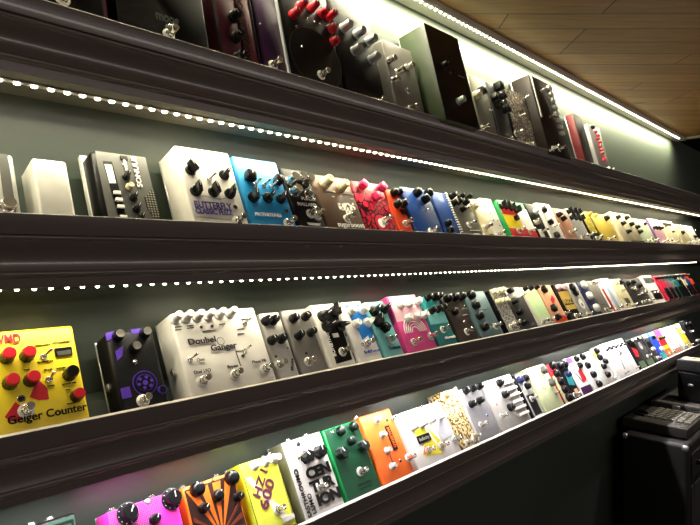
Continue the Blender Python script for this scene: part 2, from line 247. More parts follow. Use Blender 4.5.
{'sh': 2, 'label': 'green-sided pedal with red, yellow and white blocks on its face', 'x': 1.3337, 'w': 0.1506, 'l': 0.122, 't': 0.042, 'c': 'green', 'art': None, 'n': 'effects_pedal', 'cat': 'effects pedal', 'm': 0, 'g': None, 'br': 0.004, 'face': None, 'e': [['p', [[0.003, 0.0012], [0.1476, 0.0012], [0.1476, 0.0342], [0.003, 0.0342]], 'red', 'printed_panel'], ['p', [[0.003, 0.0342], [0.0828, 0.0342], [0.0828, 0.0756], [0.003, 0.0756]], 'yellow', 'printed_panel'], ['p', [[0.0828, 0.0342], [0.1476, 0.0342], [0.1476, 0.0976], [0.0828, 0.0976]], 'white', 'printed_panel'], ['p', [[0.003, 0.0756], [0.0828, 0.0756], [0.0828, 0.0976], [0.003, 0.0976]], 'red', 'printed_panel'], ['k', 0.0076, 0.0985, 0.009, 0.02, 'pointer', 'black', 0.3], ['k', 0.0302, 0.098, 0.009, 0.02, 'pointer', 'black', 0.3], ['k', 0.0558, 0.0952, 0.009, 0.02, 'pointer', 'black', 0.3], ['k', 0.0798, 0.0892, 0.009, 0.02, 'pointer', 'black', 0.3], ['k', 0.0564, 0.064, 0.007, 0.012, 'square', 'black', 0], ['f', 0.0438, 0.027], ['f', 0.1079, 0.0259]]},
{'sh': 2, 'label': 'narrow black pedal with silver knobs, right of the green-sided one', 'x': 1.4904, 'w': 0.0684, 'l': 0.122, 't': 0.042, 'c': 'black', 'art': None, 'n': 'effects_pedal', 'cat': 'effects pedal', 'm': 0, 'g': None, 'br': 0.004, 'face': None, 'e': [['k', 0.0068, 0.0565, 0.008, 0.018, 'chrome', 'chrome', 0], ['k', 0.0068, 0.0553, 0.008, 0.018, 'chrome', 'chrome', 0], ['k', 0.0425, 0.0939, 0.009, 0.014, 'round', 'white', 0], ['f', 0.0265, 0.0286], ['p', [[0.0068, 0.0122], [0.0342, 0.0122], [0.0342, 0.0366], [0.0068, 0.0366]], 'white', 'printed_panel']]},
{'sh': 2, 'label': 'white pedal with three square black knobs down its face', 'x': 1.56, 'w': 0.0942, 'l': 0.128, 't': 0.045, 'c': 'white', 'art': None, 'n': 'effects_pedal', 'cat': 'effects pedal', 'm': 0, 'g': None, 'br': 0.004, 'face': None, 'e': [['k', 0.0229, 0.1006, 0.009, 0.013, 'square', 'black', 0], ['k', 0.0245, 0.0586, 0.009, 0.013, 'square', 'black', 0], ['k', 0.0246, 0.0157, 0.009, 0.013, 'square', 'black', 0], ['t', 0.0501, 0.0457, 0.4]]},
{'sh': 2, 'label': 'salmon brown pedal with two black knobs and one footswitch', 'x': 1.6719, 'w': 0.092, 'l': 0.12, 't': 0.04, 'c': 'salmon', 'art': None, 'n': 'effects_pedal', 'cat': 'effects pedal', 'm': 0, 'g': None, 'br': 0.004, 'face': None, 'e': [['k', 0.0149, 0.0925, 0.009, 0.016, 'round', 'black', 0], ['k', 0.0332, 0.0795, 0.009, 0.016, 'round', 'black', 0], ['f', 0.0471, 0.0325]]},
{'sh': 2, 'label': 'grey-white pedal under six dark knobs, right of the salmon brown one', 'x': 1.7694, 'w': 0.0999, 'l': 0.125, 't': 0.04, 'c': 'lgrey', 'art': None, 'n': 'effects_pedal', 'cat': 'effects pedal', 'm': 0, 'g': None, 'br': 0.004, 'face': None, 'e': [['k', 0.01, 0.11, 0.008, 0.02, 'pointer', 'black', 0.3], ['k', 0.0449, 0.11, 0.008, 0.02, 'pointer', 'black', 0.3], ['k', 0.0799, 0.11, 0.008, 0.02, 'pointer', 'black', 0.3], ['k', 0.01, 0.0875, 0.008, 0.02, 'pointer', 'black', 0.3], ['k', 0.0449, 0.0875, 0.008, 0.02, 'pointer', 'black', 0.3], ['k', 0.0799, 0.0875, 0.008, 0.02, 'pointer', 'black', 0.3], ['f', 0.025, 0.0175], ['f', 0.0799, 0.025]]},
{'sh': 2, 'label': 'black pedal with a yellow patterned strip on its face', 'x': 1.8704, 'w': 0.0912, 'l': 0.125, 't': 0.042, 'c': 'black', 'art': None, 'n': 'effects_pedal', 'cat': 'effects pedal', 'm': 0, 'g': None, 'br': 0.004, 'face': None, 'e': [['p', [[0.0091, 0.0375], [0.0729, 0.0375], [0.0729, 0.1187], [0.0091, 0.1187]], 'yellowart', 'printed_panel'], ['k', 0.0729, 0.11, 0.007, 0.014, 'round', 'gold', 0], ['f', 0.0365, 0.015]]},
{'sh': 2, 'label': 'mustard yellow pedal with a big black knob at its top corner', 'x': 1.9729, 'w': 0.162, 'l': 0.12, 't': 0.04, 'c': 'mustard', 'art': None, 'n': 'effects_pedal', 'cat': 'effects pedal', 'm': 0, 'g': None, 'br': 0.004, 'face': None, 'e': [['k', 0.1194, 0.1014, 0.011, 0.016, 'round', 'black', 0], ['k', 0.0243, 0.108, 0.007, 0.012, 'round', 'gold', 0], ['f', 0.0601, 0.0161]]},
{'sh': 2, 'label': 'wide cream pedal with seven black knobs in slanting rows', 'x': 2.1361, 'w': 0.2268, 'l': 0.13, 't': 0.05, 'c': 'cream', 'art': None, 'n': 'effects_pedal', 'cat': 'effects pedal', 'm': 0, 'g': None, 'br': 0.004, 'face': None, 'e': [['k', 0.0491, 0.1043, 0.009, 0.016, 'round', 'black', 0], ['k', 0.1458, 0.1072, 0.009, 0.016, 'round', 'black', 0], ['k', 0.0712, 0.0797, 0.009, 0.016, 'round', 'black', 0], ['k', 0.1641, 0.0799, 0.009, 0.016, 'round', 'black', 0], ['k', 0.0828, 0.0457, 0.009, 0.016, 'round', 'black', 0], ['k', 0.2191, 0.07, 0.009, 0.016, 'round', 'black', 0], ['k', 0.2191, 0.0486, 0.009, 0.016, 'round', 'black', 0], ['b', 'legend_panel', 0.0794, 0.0, 0.2268, 0.0091, 0.001, 'black']]},
{'sh': 2, 'label': 'pale green and white pedal just left of the purple-sided one', 'x': 2.4055, 'w': 0.1693, 'l': 0.122, 't': 0.04, 'c': 'palegreen', 'art': None, 'n': 'effects_pedal', 'cat': 'effects pedal', 'm': 0, 'g': None, 'br': 0.004, 'face': None, 'e': [['k', 0.0339, 0.0976, 0.007, 0.012, 'round', 'white', 0], ['k', 0.1185, 0.0976, 0.007, 0.012, 'round', 'black', 0], ['f', 0.0508, 0.0183], ['f', 0.127, 0.0183]]},
{'sh': 2, 'label': 'purple-sided pedal with a pale pink face and a row of black knobs', 'x': 2.5959, 'w': 0.1455, 'l': 0.13, 't': 0.042, 'c': 'purple', 'art': None, 'n': 'effects_pedal', 'cat': 'effects pedal', 'm': 0, 'g': None, 'br': 0.004, 'face': None, 'e': [['p', [[0.0044, 0.0013], [0.1412, 0.0013], [0.1412, 0.078], [0.0044, 0.078]], 'palepink', 'printed_panel'], ['p', [[0.0044, 0.078], [0.1412, 0.078], [0.1412, 0.1287], [0.0044, 0.1287]], 'white', 'printed_panel'], ['k', 0.0146, 0.0806, 0.008, 0.018, 'round', 'black', 0], ['k', 0.0582, 0.0806, 0.008, 0.018, 'round', 'black', 0], ['k', 0.1019, 0.0806, 0.008, 0.018, 'round', 'black', 0], ['f', 0.0582, 0.0156], ['f', 0.1164, 0.0156]]},
{'sh': 2, 'label': 'cream pedal with small dark controls, right of the purple-sided one', 'x': 2.7721, 'w': 0.1789, 'l': 0.13, 't': 0.042, 'c': 'cream', 'art': None, 'n': 'effects_pedal', 'cat': 'effects pedal', 'm': 0, 'g': None, 'br': 0.004, 'face': None, 'e': [['k', 0.0358, 0.0975, 0.006, 0.01, 'round', 'black', 0], ['k', 0.1074, 0.0715, 0.006, 0.01, 'round', 'black', 0], ['f', 0.0537, 0.0169], ['b', 'display', 0.0179, 0.1118, 0.161, 0.1248, 0.006, 'offwhite']]},
{'sh': 2, 'label': 'beige pedal with one dark round knob, next to last on the second shelf', 'x': 2.9682, 'w': 0.1812, 'l': 0.12, 't': 0.042, 'c': 'beige', 'art': None, 'n': 'effects_pedal', 'cat': 'effects pedal', 'm': 0, 'g': None, 'br': 0.004, 'face': None, 'e': [['k', 0.0725, 0.072, 0.011, 0.013, 'round', 'black', 0], ['t', 0.0544, 0.102, 0.7], ['t', 0.145, 0.072, 0.9], ['f', 0.1087, 0.018]]},
{'sh': 2, 'label': 'white pedal with chrome toggles at the right end of the second shelf', 'x': 3.1609, 'w': 0.147, 'l': 0.12, 't': 0.042, 'c': 'offwhite', 'art': None, 'n': 'effects_pedal', 'cat': 'effects pedal', 'm': 0, 'g': None, 'br': 0.004, 'face': None, 'e': [['t', 0.0441, 0.102, 0.7], ['t', 0.1029, 0.084, 0.9], ['f', 0.0441, 0.024], ['f', 0.1102, 0.018], ['k', 0.0735, 0.054, 0.01, 0.013, 'round', 'black', 0]]},
{'sh': 3, 'label': 'big yellow pedal with red-capped knobs and a bold black title', 'x': 0.13, 'w': 0.142, 'l': 0.131, 't': 0.045, 'c': 'yellow', 'art': None, 'n': 'effects_pedal', 'cat': 'effects pedal', 'm': 0, 'g': None, 'br': 0.004, 'face': None, 'e': [['x', 'WMD', 0.0471, 0.1121, 0.0125, 0, 'redink', 0.03], ['x', 'Geiger Counter', 0.0512, 0.0152, 0.0098, 0, 'black', 0.086], ['p', [[0.0886, 0.0639], [0.0975, 0.0508], [0.0973, 0.0369], [0.0861, 0.0376], [0.0771, 0.0432]], 'redink', 'printed_trefoil'], ['p', [[0.0495, 0.0252], [0.0618, 0.0402], [0.0689, 0.032], [0.0654, 0.0195], [0.0541, 0.0191]], 'redink', 'printed_trefoil'], ['b', 'display_window', 0.1123, 0.0885, 0.1325, 0.0992, 0.0008, 'black'], ['b', 'display', 0.1147, 0.0888, 0.1312, 0.0949, 0.0012, 'dgrey'], ['k', 0.0596, 0.0951, 0.0082, 0.017, 'cap', 'red', 0], ['k', 0.0809, 0.0941, 0.0082, 0.017, 'cap', 'red', 0], ['k', 0.0592, 0.0632, 0.0082, 0.017, 'cap', 'red', 0], ['k', 0.081, 0.0629, 0.0082, 0.017, 'cap', 'red', 0], ['k', 0.1246, 0.0628, 0.0082, 0.017, 'cap', 'black', 0], ['k', 0.128, 0.0343, 0.0075, 0.015, 'cap', 'red', 0], ['t', 0.0991, 0.0904, 0.9], ['t', 0.101, 0.0608, 0.3], ['l', 0.0686, 0.0429, 'black', 0.004], ['f', 0.0712, 0.0276], ['jt', 0.62], ['jt', 0.25], ['b', 'legend', 0.0918, 0.106, 0.1086, 0.1052, 0.0003, 'black'], ['b', 'legend', 0.1119, 0.1078, 0.1337, 0.1065, 0.0003, 'black'], ['b', 'legend', 0.0916, 0.085, 0.1095, 0.0837, 0.0003, 'black'], ['b', 'legend', 0.0756, 0.0763, 0.0823, 0.0766, 0.0003, 'black'], ['b', 'legend', 0.0975, 0.0729, 0.1059, 0.0729, 0.0003, 'black'], ['b', 'legend', 0.1116, 0.0729, 0.1216, 0.0727, 0.0003, 'black'], ['b', 'legend', 0.0978, 0.0523, 0.106, 0.0521, 0.0003, 'black'], ['b', 'legend', 0.1147, 0.0531, 0.1318, 0.0515, 0.0003, 'black'], ['b', 'legend', 0.1175, 0.0441, 0.1227, 0.0444, 0.0003, 'black'], ['b', 'legend', 0.1161, 0.0271, 0.126, 0.0263, 0.0003, 'black'], ['b', 'legend', 0.0768, 0.0856, 0.0835, 0.0858, 0.0003, 'black']]},
{'sh': 3, 'label': 'small black pedal with violet ornament print and silver-topped knobs', 'x': 0.3091, 'w': 0.0692, 'l': 0.117, 't': 0.042, 'c': 'black', 'art': None, 'n': 'effects_pedal', 'cat': 'effects pedal', 'm': 0, 'g': None, 'br': 0.006, 'face': None, 'e': [['k', 0.0159, 0.1079, 0.0078, 0.012, 'silvertop', 'black', 0], ['k', 0.0542, 0.1076, 0.0078, 0.012, 'silvertop', 'black', 0], ['k', 0.0346, 0.0881, 0.0078, 0.012, 'silvertop', 'black', 0], ['l', 0.0323, 0.069, 'chrome', 0.003], ['f', 0.0306, 0.0137], ['js', 0.045], ['p', [[0.0012, 0.115], [0.014, 0.117], [0.014, 0.1073], [0.0009, 0.1034]], 'violet', 'printed_block'], ['p', [[0.0361, 0.1177], [0.0508, 0.1184], [0.0508, 0.1096], [0.0363, 0.109]], 'violet', 'printed_block'], ['p', [[0.0049, 0.0356], [0.0172, 0.0361], [0.0171, 0.0216], [0.0048, 0.0212]], 'violet', 'printed_block'], ['p', [[0.0087, 0.0871], [0.021, 0.0938], [0.0163, 0.0791], [0.009, 0.0736]], 'violet', 'printed_block'], ['c', 0.56, 0.32, 0.017, 'violet', 'printed_wheel'], ['c', 0.56, 0.32, 0.0158, 'black', 'printed_wheel'], ['c', 0.56, 0.32, 0.012, 'violet', 'printed_wheel'], ['c', 0.56, 0.32, 0.0112, 'black', 'printed_wheel'], ['c', 0.56, 0.32, 0.0035, 'violet', 'printed_hub'], ['c', 0.6936454424328966, 0.3327352135125039, 0.0022, 'violet', 'printed_petal'], ['c', 0.6029985039629913, 0.3808323473945889, 0.0022, 'violet', 'printed_petal'], ['c', 0.4691441789163877, 0.36780161616517437, 0.0022, 'violet', 'printed_petal'], ['c', 0.42658704382973633, 0.306737053097859, 0.0022, 'violet', 'printed_petal'], ['c', 0.5180909722756701, 0.25899986705836436, 0.0022, 'violet', 'printed_petal'], ['c', 0.6517075184884272, 0.27255914676353243, 0.0022, 'violet', 'printed_petal'], ['c', 0.86, 0.2, 0.006, 'violet', 'printed_ring'], ['c', 0.86, 0.2, 0.0048, 'black', 'printed_ring']]},
{'sh': 3, 'label': 'wide white pedal with a dark two-word title, six white knobs and three footswitches', 'x': 0.4026, 'w': 0.1572, 'l': 0.134, 't': 0.048, 'c': 'warmwhite', 'art': None, 'n': 'effects_pedal', 'cat': 'effects pedal', 'm': 0, 'g': None, 'br': 0.004, 'face': None, 'e': [['k', 0.008, 0.1231, 0.0085, 0.02, 'skirt', 'white', 0], ['k', 0.026, 0.123, 0.0085, 0.02, 'skirt', 'white', 0], ['k', 0.0445, 0.1228, 0.0085, 0.02, 'skirt', 'white', 0], ['k', 0.0637, 0.1227, 0.0085, 0.02, 'skirt', 'white', 0], ['k', 0.0831, 0.1231, 0.0085, 0.02, 'skirt', 'white', 0], ['k', 0.1032, 0.1235, 0.0085, 0.02, 'skirt', 'white', 0], ['x', 'Doubel', 0.0196, 0.0804, 0.0098, 0, 'ink', 0.046], ['x', 'Ganger', 0.0531, 0.0664, 0.0098, 0, 'ink', 0.046], ['c', 0.47, 0.6, 0.0065, 'ink', 'printed_ring'], ['c', 0.47, 0.6, 0.0056, 'warmwhite', 'printed_ring'], ['t', 0.0152, 0.058, 0.9], ['t', 0.1256, 0.1041, 0.6], ['t', 0.1101, 0.0588, 0.5], ['f', 0.0254, 0.0236], ['f', 0.0804, 0.0243], ['f', 0.1376, 0.0247], ['js', 0.05], ['x', 'Ooo', 0.0252, 0.0535, 0.005, 0, 'ink'], ['x', 'Bypass', 0.0721, 0.0355, 0.0052, 0, 'ink'], ['x', 'Dual LFO', 0.0161, 0.0358, 0.0052, 0, 'ink'], ['x', 'Phase Vib', 0.1176, 0.0365, 0.0052, 0, 'ink'], ['b', 'legend', 0.0946, 0.0607, 0.0956, 0.061, 0.0003, 'ink'], ['p', [[0.0946, 0.0609], [0.1087, 0.0601], [0.1086, 0.0597], [0.0951, 0.0602]], 'ink', 'printed_line'], ['p', [[0.0944, 0.0603], [0.0953, 0.0602], [0.0965, 0.0367], [0.0955, 0.0364]], 'ink', 'printed_line'], ['l', 0.0474, 0.1063, 'black', 0.0022], ['l', 0.066, 0.1061, 'black', 0.0022], ['l', 0.1041, 0.0518, 'black', 0.0025], ['b', 'legend', 0.0058, 0.1099, 0.0169, 0.1102, 0.0003, 'ink'], ['b', 'legend', 0.0047, 0.1055, 0.0157, 0.1057, 0.0003, 'ink'], ['b', 'legend', 0.0252, 0.1098, 0.0367, 0.11, 0.0003, 'ink'], ['b', 'legend', 0.0242, 0.1062, 0.0356, 0.1064, 0.0003, 'ink'], ['b', 'legend', 0.0481, 0.0994, 0.0697, 0.0986, 0.0003, 'ink'], ['b', 'legend', 0.0795, 0.1072, 0.0911, 0.1075, 0.0003, 'ink'], ['b', 'legend', 0.1095, 0.0953, 0.1226, 0.0954, 0.0003, 'ink'], ['b', 'legend', 0.108, 0.0876, 0.12, 0.0878, 0.0003, 'ink'], ['b', 'legend', 0.1214, 0.1116, 0.1382, 0.1116, 0.0003, 'ink']]},
{'sh': 3, 'label': 'silver pedal with four black knobs between the wide white one and a grey one', 'x': 0.5684, 'w': 0.0446, 'l': 0.125, 't': 0.04, 'c': 'silver', 'art': None, 'n': 'effects_pedal', 'cat': 'effects pedal', 'm': 0.35, 'g': None, 'br': 0.004, 'face': None, 'e': [['k', 0.0072, 0.1072, 0.0085, 0.015, 'round', 'black', 0], ['k', 0.0231, 0.1068, 0.0085, 0.015, 'round', 'black', 0], ['k', 0.0072, 0.0719, 0.0085, 0.015, 'round', 'black', 0], ['k', 0.0269, 0.0721, 0.0085, 0.015, 'round', 'black', 0], ['l', 0.0064, 0.044, 'black', 0.0028], ['f', 0.0073, 0.0293], ['b', 'legend', 0.0345, 0.0548, 0.0376, 0.0565, 0.0003, 'ink'], ['x', 'Mouse', 0.0321, 0.0154, 0.006, 70, 'ink']]},
{'sh': 3, 'label': 'brushed grey pedal with four black knobs, right of the silver one', 'x': 0.6162, 'w': 0.0625, 'l': 0.127, 't': 0.04, 'c': 'graymetal2', 'art': None, 'n': 'effects_pedal', 'cat': 'effects pedal', 'm': 0.5, 'g': None, 'br': 0.004, 'face': None, 'e': [['k', 0.0196, 0.1064, 0.0085, 0.015, 'round', 'black', 0], ['k', 0.048, 0.1076, 0.0085, 0.015, 'round', 'black', 0], ['k', 0.0187, 0.0743, 0.0085, 0.015, 'round', 'black', 0], ['k', 0.048, 0.0768, 0.0085, 0.015, 'round', 'black', 0], ['l', 0.0238, 0.0411, 'black', 0.0028], ['f', 0.0218, 0.0259]]},
{'sh': 3, 'label': 'white pedal with a broad black stripe and big pointer knobs', 'x': 0.6799, 'w': 0.0656, 'l': 0.13, 't': 0.045, 'c': 'offwhite', 'art': None, 'n': 'effects_pedal', 'cat': 'effects pedal', 'm': 0, 'g': None, 'br': 0.004, 'face': None, 'e': [['p', [[0.0208, 0.1152], [0.0629, 0.1178], [0.0571, 0.0144], [0.0152, 0.0116]], 'black', 'printed_stripe'], ['k', 0.0216, 0.1032, 0.0115, 0.017, 'chicken', 'black', 1.2], ['k', 0.0558, 0.1102, 0.0115, 0.017, 'chicken', 'black', 0.2], ['k', 0.0226, 0.0819, 0.0115, 0.017, 'chicken', 'black', 1.2], ['k', 0.0552, 0.0799, 0.0115, 0.017, 'chicken', 'black', 1.6], ['f', 0.0392, 0.0313], ['b', 'label_plate', 0.03, 0.0601, 0.0441, 0.0678, 0.0006, 'white'], ['x', 'BONEYARD', 0.0209, 0.0257, 0.0085, 90, 'white', 0.05], ['p', [[0.0646, 0.0244], [0.0734, 0.0269], [0.072, 0.0123], [0.0661, 0.0106]], 'black', 'printed_leaf'], ['p', [[0.0619, 0.064], [0.0698, 0.065], [0.0695, 0.0593]], 'blueink', 'printed_fleck']]},
{'sh': 3, 'label': 'white pedal with a blue splash print and four white knobs', 'x': 0.7495, 'w': 0.0703, 'l': 0.13, 't': 0.045, 'c': 'white', 'art': None, 'n': 'effects_pedal', 'cat': 'effects pedal', 'm': 0, 'g': None, 'br': 0.004, 'face': None, 'e': [['p', [[0.0203, 0.1211], [0.0901, 0.1211], [0.0883, 0.0709], [0.067, 0.0571], [0.0519, 0.0392], [0.0522, 0.0548], [0.0324, 0.0473], [0.031, 0.0649], [0.0243, 0.0773]], 'splash', 'printed_splash'], ['k', 0.0282, 0.1078, 0.01, 0.016, 'round', 'white', 0], ['k', 0.0604, 0.1077, 0.011, 0.018, 'round', 'white', 0], ['k', 0.0273, 0.08, 0.009, 0.015, 'round', 'white', 0], ['k', 0.0618, 0.0802, 0.01, 0.015, 'pointer', 'white', 1.2], ['f', 0.037, 0.0379], ['x', 'SoftFocus', 0.0224, 0.0201, 0.0062, 0, 'blueink', 0.045], ['l', 0.0279, 0.039, 'chrome', 0.0035], ['l', 0.0643, 0.0448, 'chrome', 0.0035]]},
{'sh': 3, 'label': 'pale teal pedal under four large black pointer knobs', 'x': 0.8273, 'w': 0.062, 'l': 0.127, 't': 0.042, 'c': 'teal', 'art': None, 'n': 'effects_pedal', 'cat': 'effects pedal', 'm': 0, 'g': None, 'br': 0.004, 'face': None, 'e': [['k', 0.018, 0.1032, 0.0125, 0.018, 'chicken', 'black', 0.9], ['k', 0.0503, 0.1062, 0.0115, 0.018, 'chicken', 'black', 1.1], ['k', 0.0165, 0.0799, 0.0115, 0.018, 'chicken', 'black', 0.4], ['k', 0.0266, 0.0642, 0.009, 0.016, 'square', 'black', 0], ['f', 0.0354, 0.04], ['x', 'Tentacle', 0.0196, 0.019, 0.0075, 0, 'ink']]},
{'sh': 3, 'label': 'pink pedal with white curved lines, six white knobs and two footswitches', 'x': 0.8904, 'w': 0.103, 'l': 0.132, 't': 0.05, 'c': 'hotpink', 'art': None, 'n': 'effects_pedal', 'cat': 'effects pedal', 'm': 0, 'g': None, 'br': 0.004, 'face': None, 'e': [['p', [[0.0041, 0.0726], [0.0989, 0.0726], [0.0958, 0.1294], [0.0072, 0.1294]], 'palepink', 'printed_panel'], ['arc', 0.5, 0.34, 0.036, 'white', 'printed_arc'], ['arc', 0.5, 0.34, 0.03, 'white', 'printed_arc'], ['arc', 0.5, 0.34, 0.023999999999999997, 'white', 'printed_arc'], ['arc', 0.5, 0.34, 0.017999999999999995, 'white', 'printed_arc'], ['arc', 0.5, 0.34, 0.011999999999999997, 'white', 'printed_arc'], ['k', 0.0322, 0.106, 0.0085, 0.014, 'round', 'white', 0], ['k', 0.0617, 0.1075, 0.0085, 0.014, 'round', 'white', 0], ['k', 0.0927, 0.1113, 0.0085, 0.015, 'round', 'white', 0], ['k', 0.0391, 0.0761, 0.0085, 0.014, 'round', 'white', 0], ['k', 0.0704, 0.0769, 0.0085, 0.014, 'round', 'white', 0], ['k', 0.0957, 0.0784, 0.0085, 0.015, 'round', 'white', 0], ['f', 0.0291, 0.0239], ['f', 0.0912, 0.0294]]},
{'sh': 3, 'label': 'deep teal pedal with six black knobs in two rows', 'x': 1.0088, 'w': 0.0739, 'l': 0.128, 't': 0.042, 'c': 'dteal', 'art': None, 'n': 'effects_pedal', 'cat': 'effects pedal', 'm': 0, 'g': None, 'br': 0.004, 'face': None, 'e': [['p', [[0.0037, 0.0576], [0.0702, 0.0576], [0.0702, 0.096], [0.0037, 0.096]], 'teal', 'printed_panel'], ['k', 0.0284, 0.1208, 0.0085, 0.018, 'round', 'black', 0], ['k', 0.0528, 0.1208, 0.0085, 0.018, 'round', 'black', 0], ['k', 0.0667, 0.1208, 0.0085, 0.018, 'round', 'black', 0], ['k', 0.0224, 0.0889, 0.0085, 0.018, 'round', 'black', 0], ['k', 0.0471, 0.0903, 0.0085, 0.018, 'round', 'black', 0], ['k', 0.0667, 0.0922, 0.0085, 0.018, 'round', 'black', 0], ['f', 0.0371, 0.0424], ['x', 'Afterneath', 0.0291, 0.0196, 0.007, 0, 'white']]},
{'sh': 3, 'label': 'dark brown pedal with four black knobs across and one below', 'x': 1.0889, 'w': 0.088, 'l': 0.13, 't': 0.042, 'c': 'dbrown', 'art': None, 'n': 'effects_pedal', 'cat': 'effects pedal', 'm': 0, 'g': None, 'br': 0.004, 'face': None, 'e': [['k', 0.0195, 0.113, 0.01, 0.018, 'dome', 'black', 0], ['k', 0.0519, 0.1147, 0.01, 0.018, 'dome', 'black', 0], ['k', 0.0795, 0.1153, 0.01, 0.018, 'dome', 'black', 0], ['k', 0.0258, 0.0792, 0.009, 0.014, 'dome', 'black', 0], ['l', 0.0519, 0.0527, 'chrome', 0.003], ['l', 0.0808, 0.091, 'chrome', 0.0025], ['f', 0.0434, 0.0275], ['b', 'legend', 0.0635, 0.0846, 0.088, 0.085, 0.0004, 'lgrey'], ['b', 'legend', 0.0565, 0.0685, 0.0791, 0.0687, 0.0004, 'lgrey']]},
{'sh': 3, 'label': 'slate blue pedal with four black knobs down its left edge', 'x': 1.1836, 'w': 0.1079, 'l': 0.13, 't': 0.042, 'c': 'slate', 'art': None, 'n': 'effects_pedal', 'cat': 'effects pedal', 'm': 0.3, 'g': None, 'br': 0.004, 'face': None, 'e': [['k', 0.0299, 0.117, 0.0115, 0.016, 'dome', 'black', 0], ['k', 0.0288, 0.0887, 0.0105, 0.016, 'dome', 'black', 0], ['k', 0.0257, 0.0604, 0.0105, 0.016, 'dome', 'black', 0], ['k', 0.0243, 0.0306, 0.0105, 0.016, 'dome', 'black', 0], ['f', 0.0794, 0.0287], ['b', 'legend', 0.0624, 0.0779, 0.0778, 0.0799, 0.0005, 'white']]},
{'sh': 3, 'label': 'speckled silver pedal with two rows of cream knobs on a black base', 'x': 1.3146, 'w': 0.067, 'l': 0.13, 't': 0.042, 'c': 'black', 'art': None, 'n': 'effects_pedal', 'cat': 'effects pedal', 'm': 0, 'g': None, 'br': 0.004, 'face': None, 'e': [['p', [[0.0013, 0.0013], [0.0657, 0.0013], [0.0657, 0.1287], [0.0013, 0.1287]], 'speckle', 'printed_panel'], ['k', 0.0127, 0.1199, 0.0085, 0.014, 'round', 'cream', 0], ['k', 0.0375, 0.121, 0.0085, 0.014, 'round', 'cream', 0], ['k', 0.0598, 0.1228, 0.0085, 0.014, 'round', 'cream', 0], ['k', 0.0114, 0.0909, 0.0085, 0.014, 'round', 'cream', 0], ['k', 0.0332, 0.0918, 0.0085, 0.014, 'round', 'cream', 0], ['k', 0.0554, 0.0928, 0.0085, 0.014, 'round', 'cream', 0], ['f', 0.0201, 0.0195], ['f', 0.0469, 0.026]]},
{'sh': 3, 'label': 'dark grey pedal with four oval black knobs down the middle', 'x': 1.3883, 'w': 0.0951, 'l': 0.13, 't': 0.042, 'c': 'dgrey2', 'art': None, 'n': 'effects_pedal', 'cat': 'effects pedal', 'm': 0, 'g': None, 'br': 0.004, 'face': None, 'e': [['p', [[0.0029, 0.0975], [0.0922, 0.0975], [0.0922, 0.1287], [0.0029, 0.1287]], 'lgrey', 'printed_panel'], ['k', 0.0229, 0.1179, 0.009, 0.014, 'oval', 'black', 0], ['k', 0.0213, 0.0846, 0.009, 0.014, 'oval', 'black', 0], ['k', 0.0173, 0.0528, 0.009, 0.014, 'oval', 'black', 0], ['k', 0.0146, 0.0213, 0.009, 0.014, 'oval', 'black', 0], ['t', 0.0791, 0.0994, 0.9]]},
{'sh': 3, 'label': 'light green pedal with a row of dark knobs along its top edge', 'x': 1.4895, 'w': 0.0927, 'l': 0.13, 't': 0.042, 'c': 'offwhite', 'art': None, 'n': 'effects_pedal', 'cat': 'effects pedal', 'm': 0, 'g': None, 'br': 0.004, 'face': None, 'e': [['p', [[0.0046, 0.0286], [0.0881, 0.0286], [0.0881, 0.1118], [0.0046, 0.1118]], 'mint', 'printed_panel'], ['k', 0.0141, 0.1206, 0.007, 0.014, 'round', 'black', 0], ['k', 0.0492, 0.1204, 0.007, 0.014, 'round', 'black', 0], ['k', 0.0847, 0.121, 0.007, 0.014, 'round', 'black', 0], ['f', 0.0232, 0.0156], ['f', 0.0695, 0.0182]]},
{'sh': 3, 'label': 'peach pedal with red blotches and three black knobs', 'x': 1.5889, 'w': 0.0928, 'l': 0.13, 't': 0.042, 'c': 'peach', 'art': None, 'n': 'effects_pedal', 'cat': 'effects pedal', 'm': 0, 'g': None, 'br': 0.004, 'face': None, 'e': [['p', [[0.0046, 0.0026], [0.0881, 0.0026], [0.0881, 0.026], [0.0046, 0.026]], 'orangered', 'printed_panel'], ['p', [[0.0464, 0.065], [0.0742, 0.078], [0.0649, 0.0936], [0.0418, 0.078]], 'redink', 'printed_blotch'], ['k', 0.023, 0.1123, 0.0105, 0.014, 'square', 'black', 0], ['k', 0.0225, 0.0499, 0.0105, 0.014, 'square', 'black', 0], ['k', 0.0189, 0.0217, 0.01, 0.014, 'square', 'black', 0], ['f', 0.0868, 0.0281]]},
{'sh': 3, 'label': 'black pedal with a gold plate lettered FUZZ', 'x': 1.6992, 'w': 0.0863, 'l': 0.13, 't': 0.042, 'c': 'black', 'art': None, 'n': 'effects_pedal', 'cat': 'effects pedal', 'm': 0, 'g': None, 'br': 0.004, 'face': None, 'e': [['p', [[0.0069, 0.039], [0.0794, 0.039], [0.0794, 0.1014], [0.0069, 0.1014]], 'gold', 'printed_plate'], ['p', [[0.0104, 0.0546], [0.0759, 0.0546], [0.0759, 0.0754], [0.0104, 0.0754]], 'black', 'printed_plate'], ['x', 'FUZZ', 0.0121, 0.0592, 0.0165, 0, 'gold'], ['k', 0.0173, 0.1144, 0.01, 0.015, 'round', 'palepink', 0], ['k', 0.0647, 0.1144, 0.01, 0.015, 'round', 'palepink', 0], ['f', 0.0431, 0.0156]]},
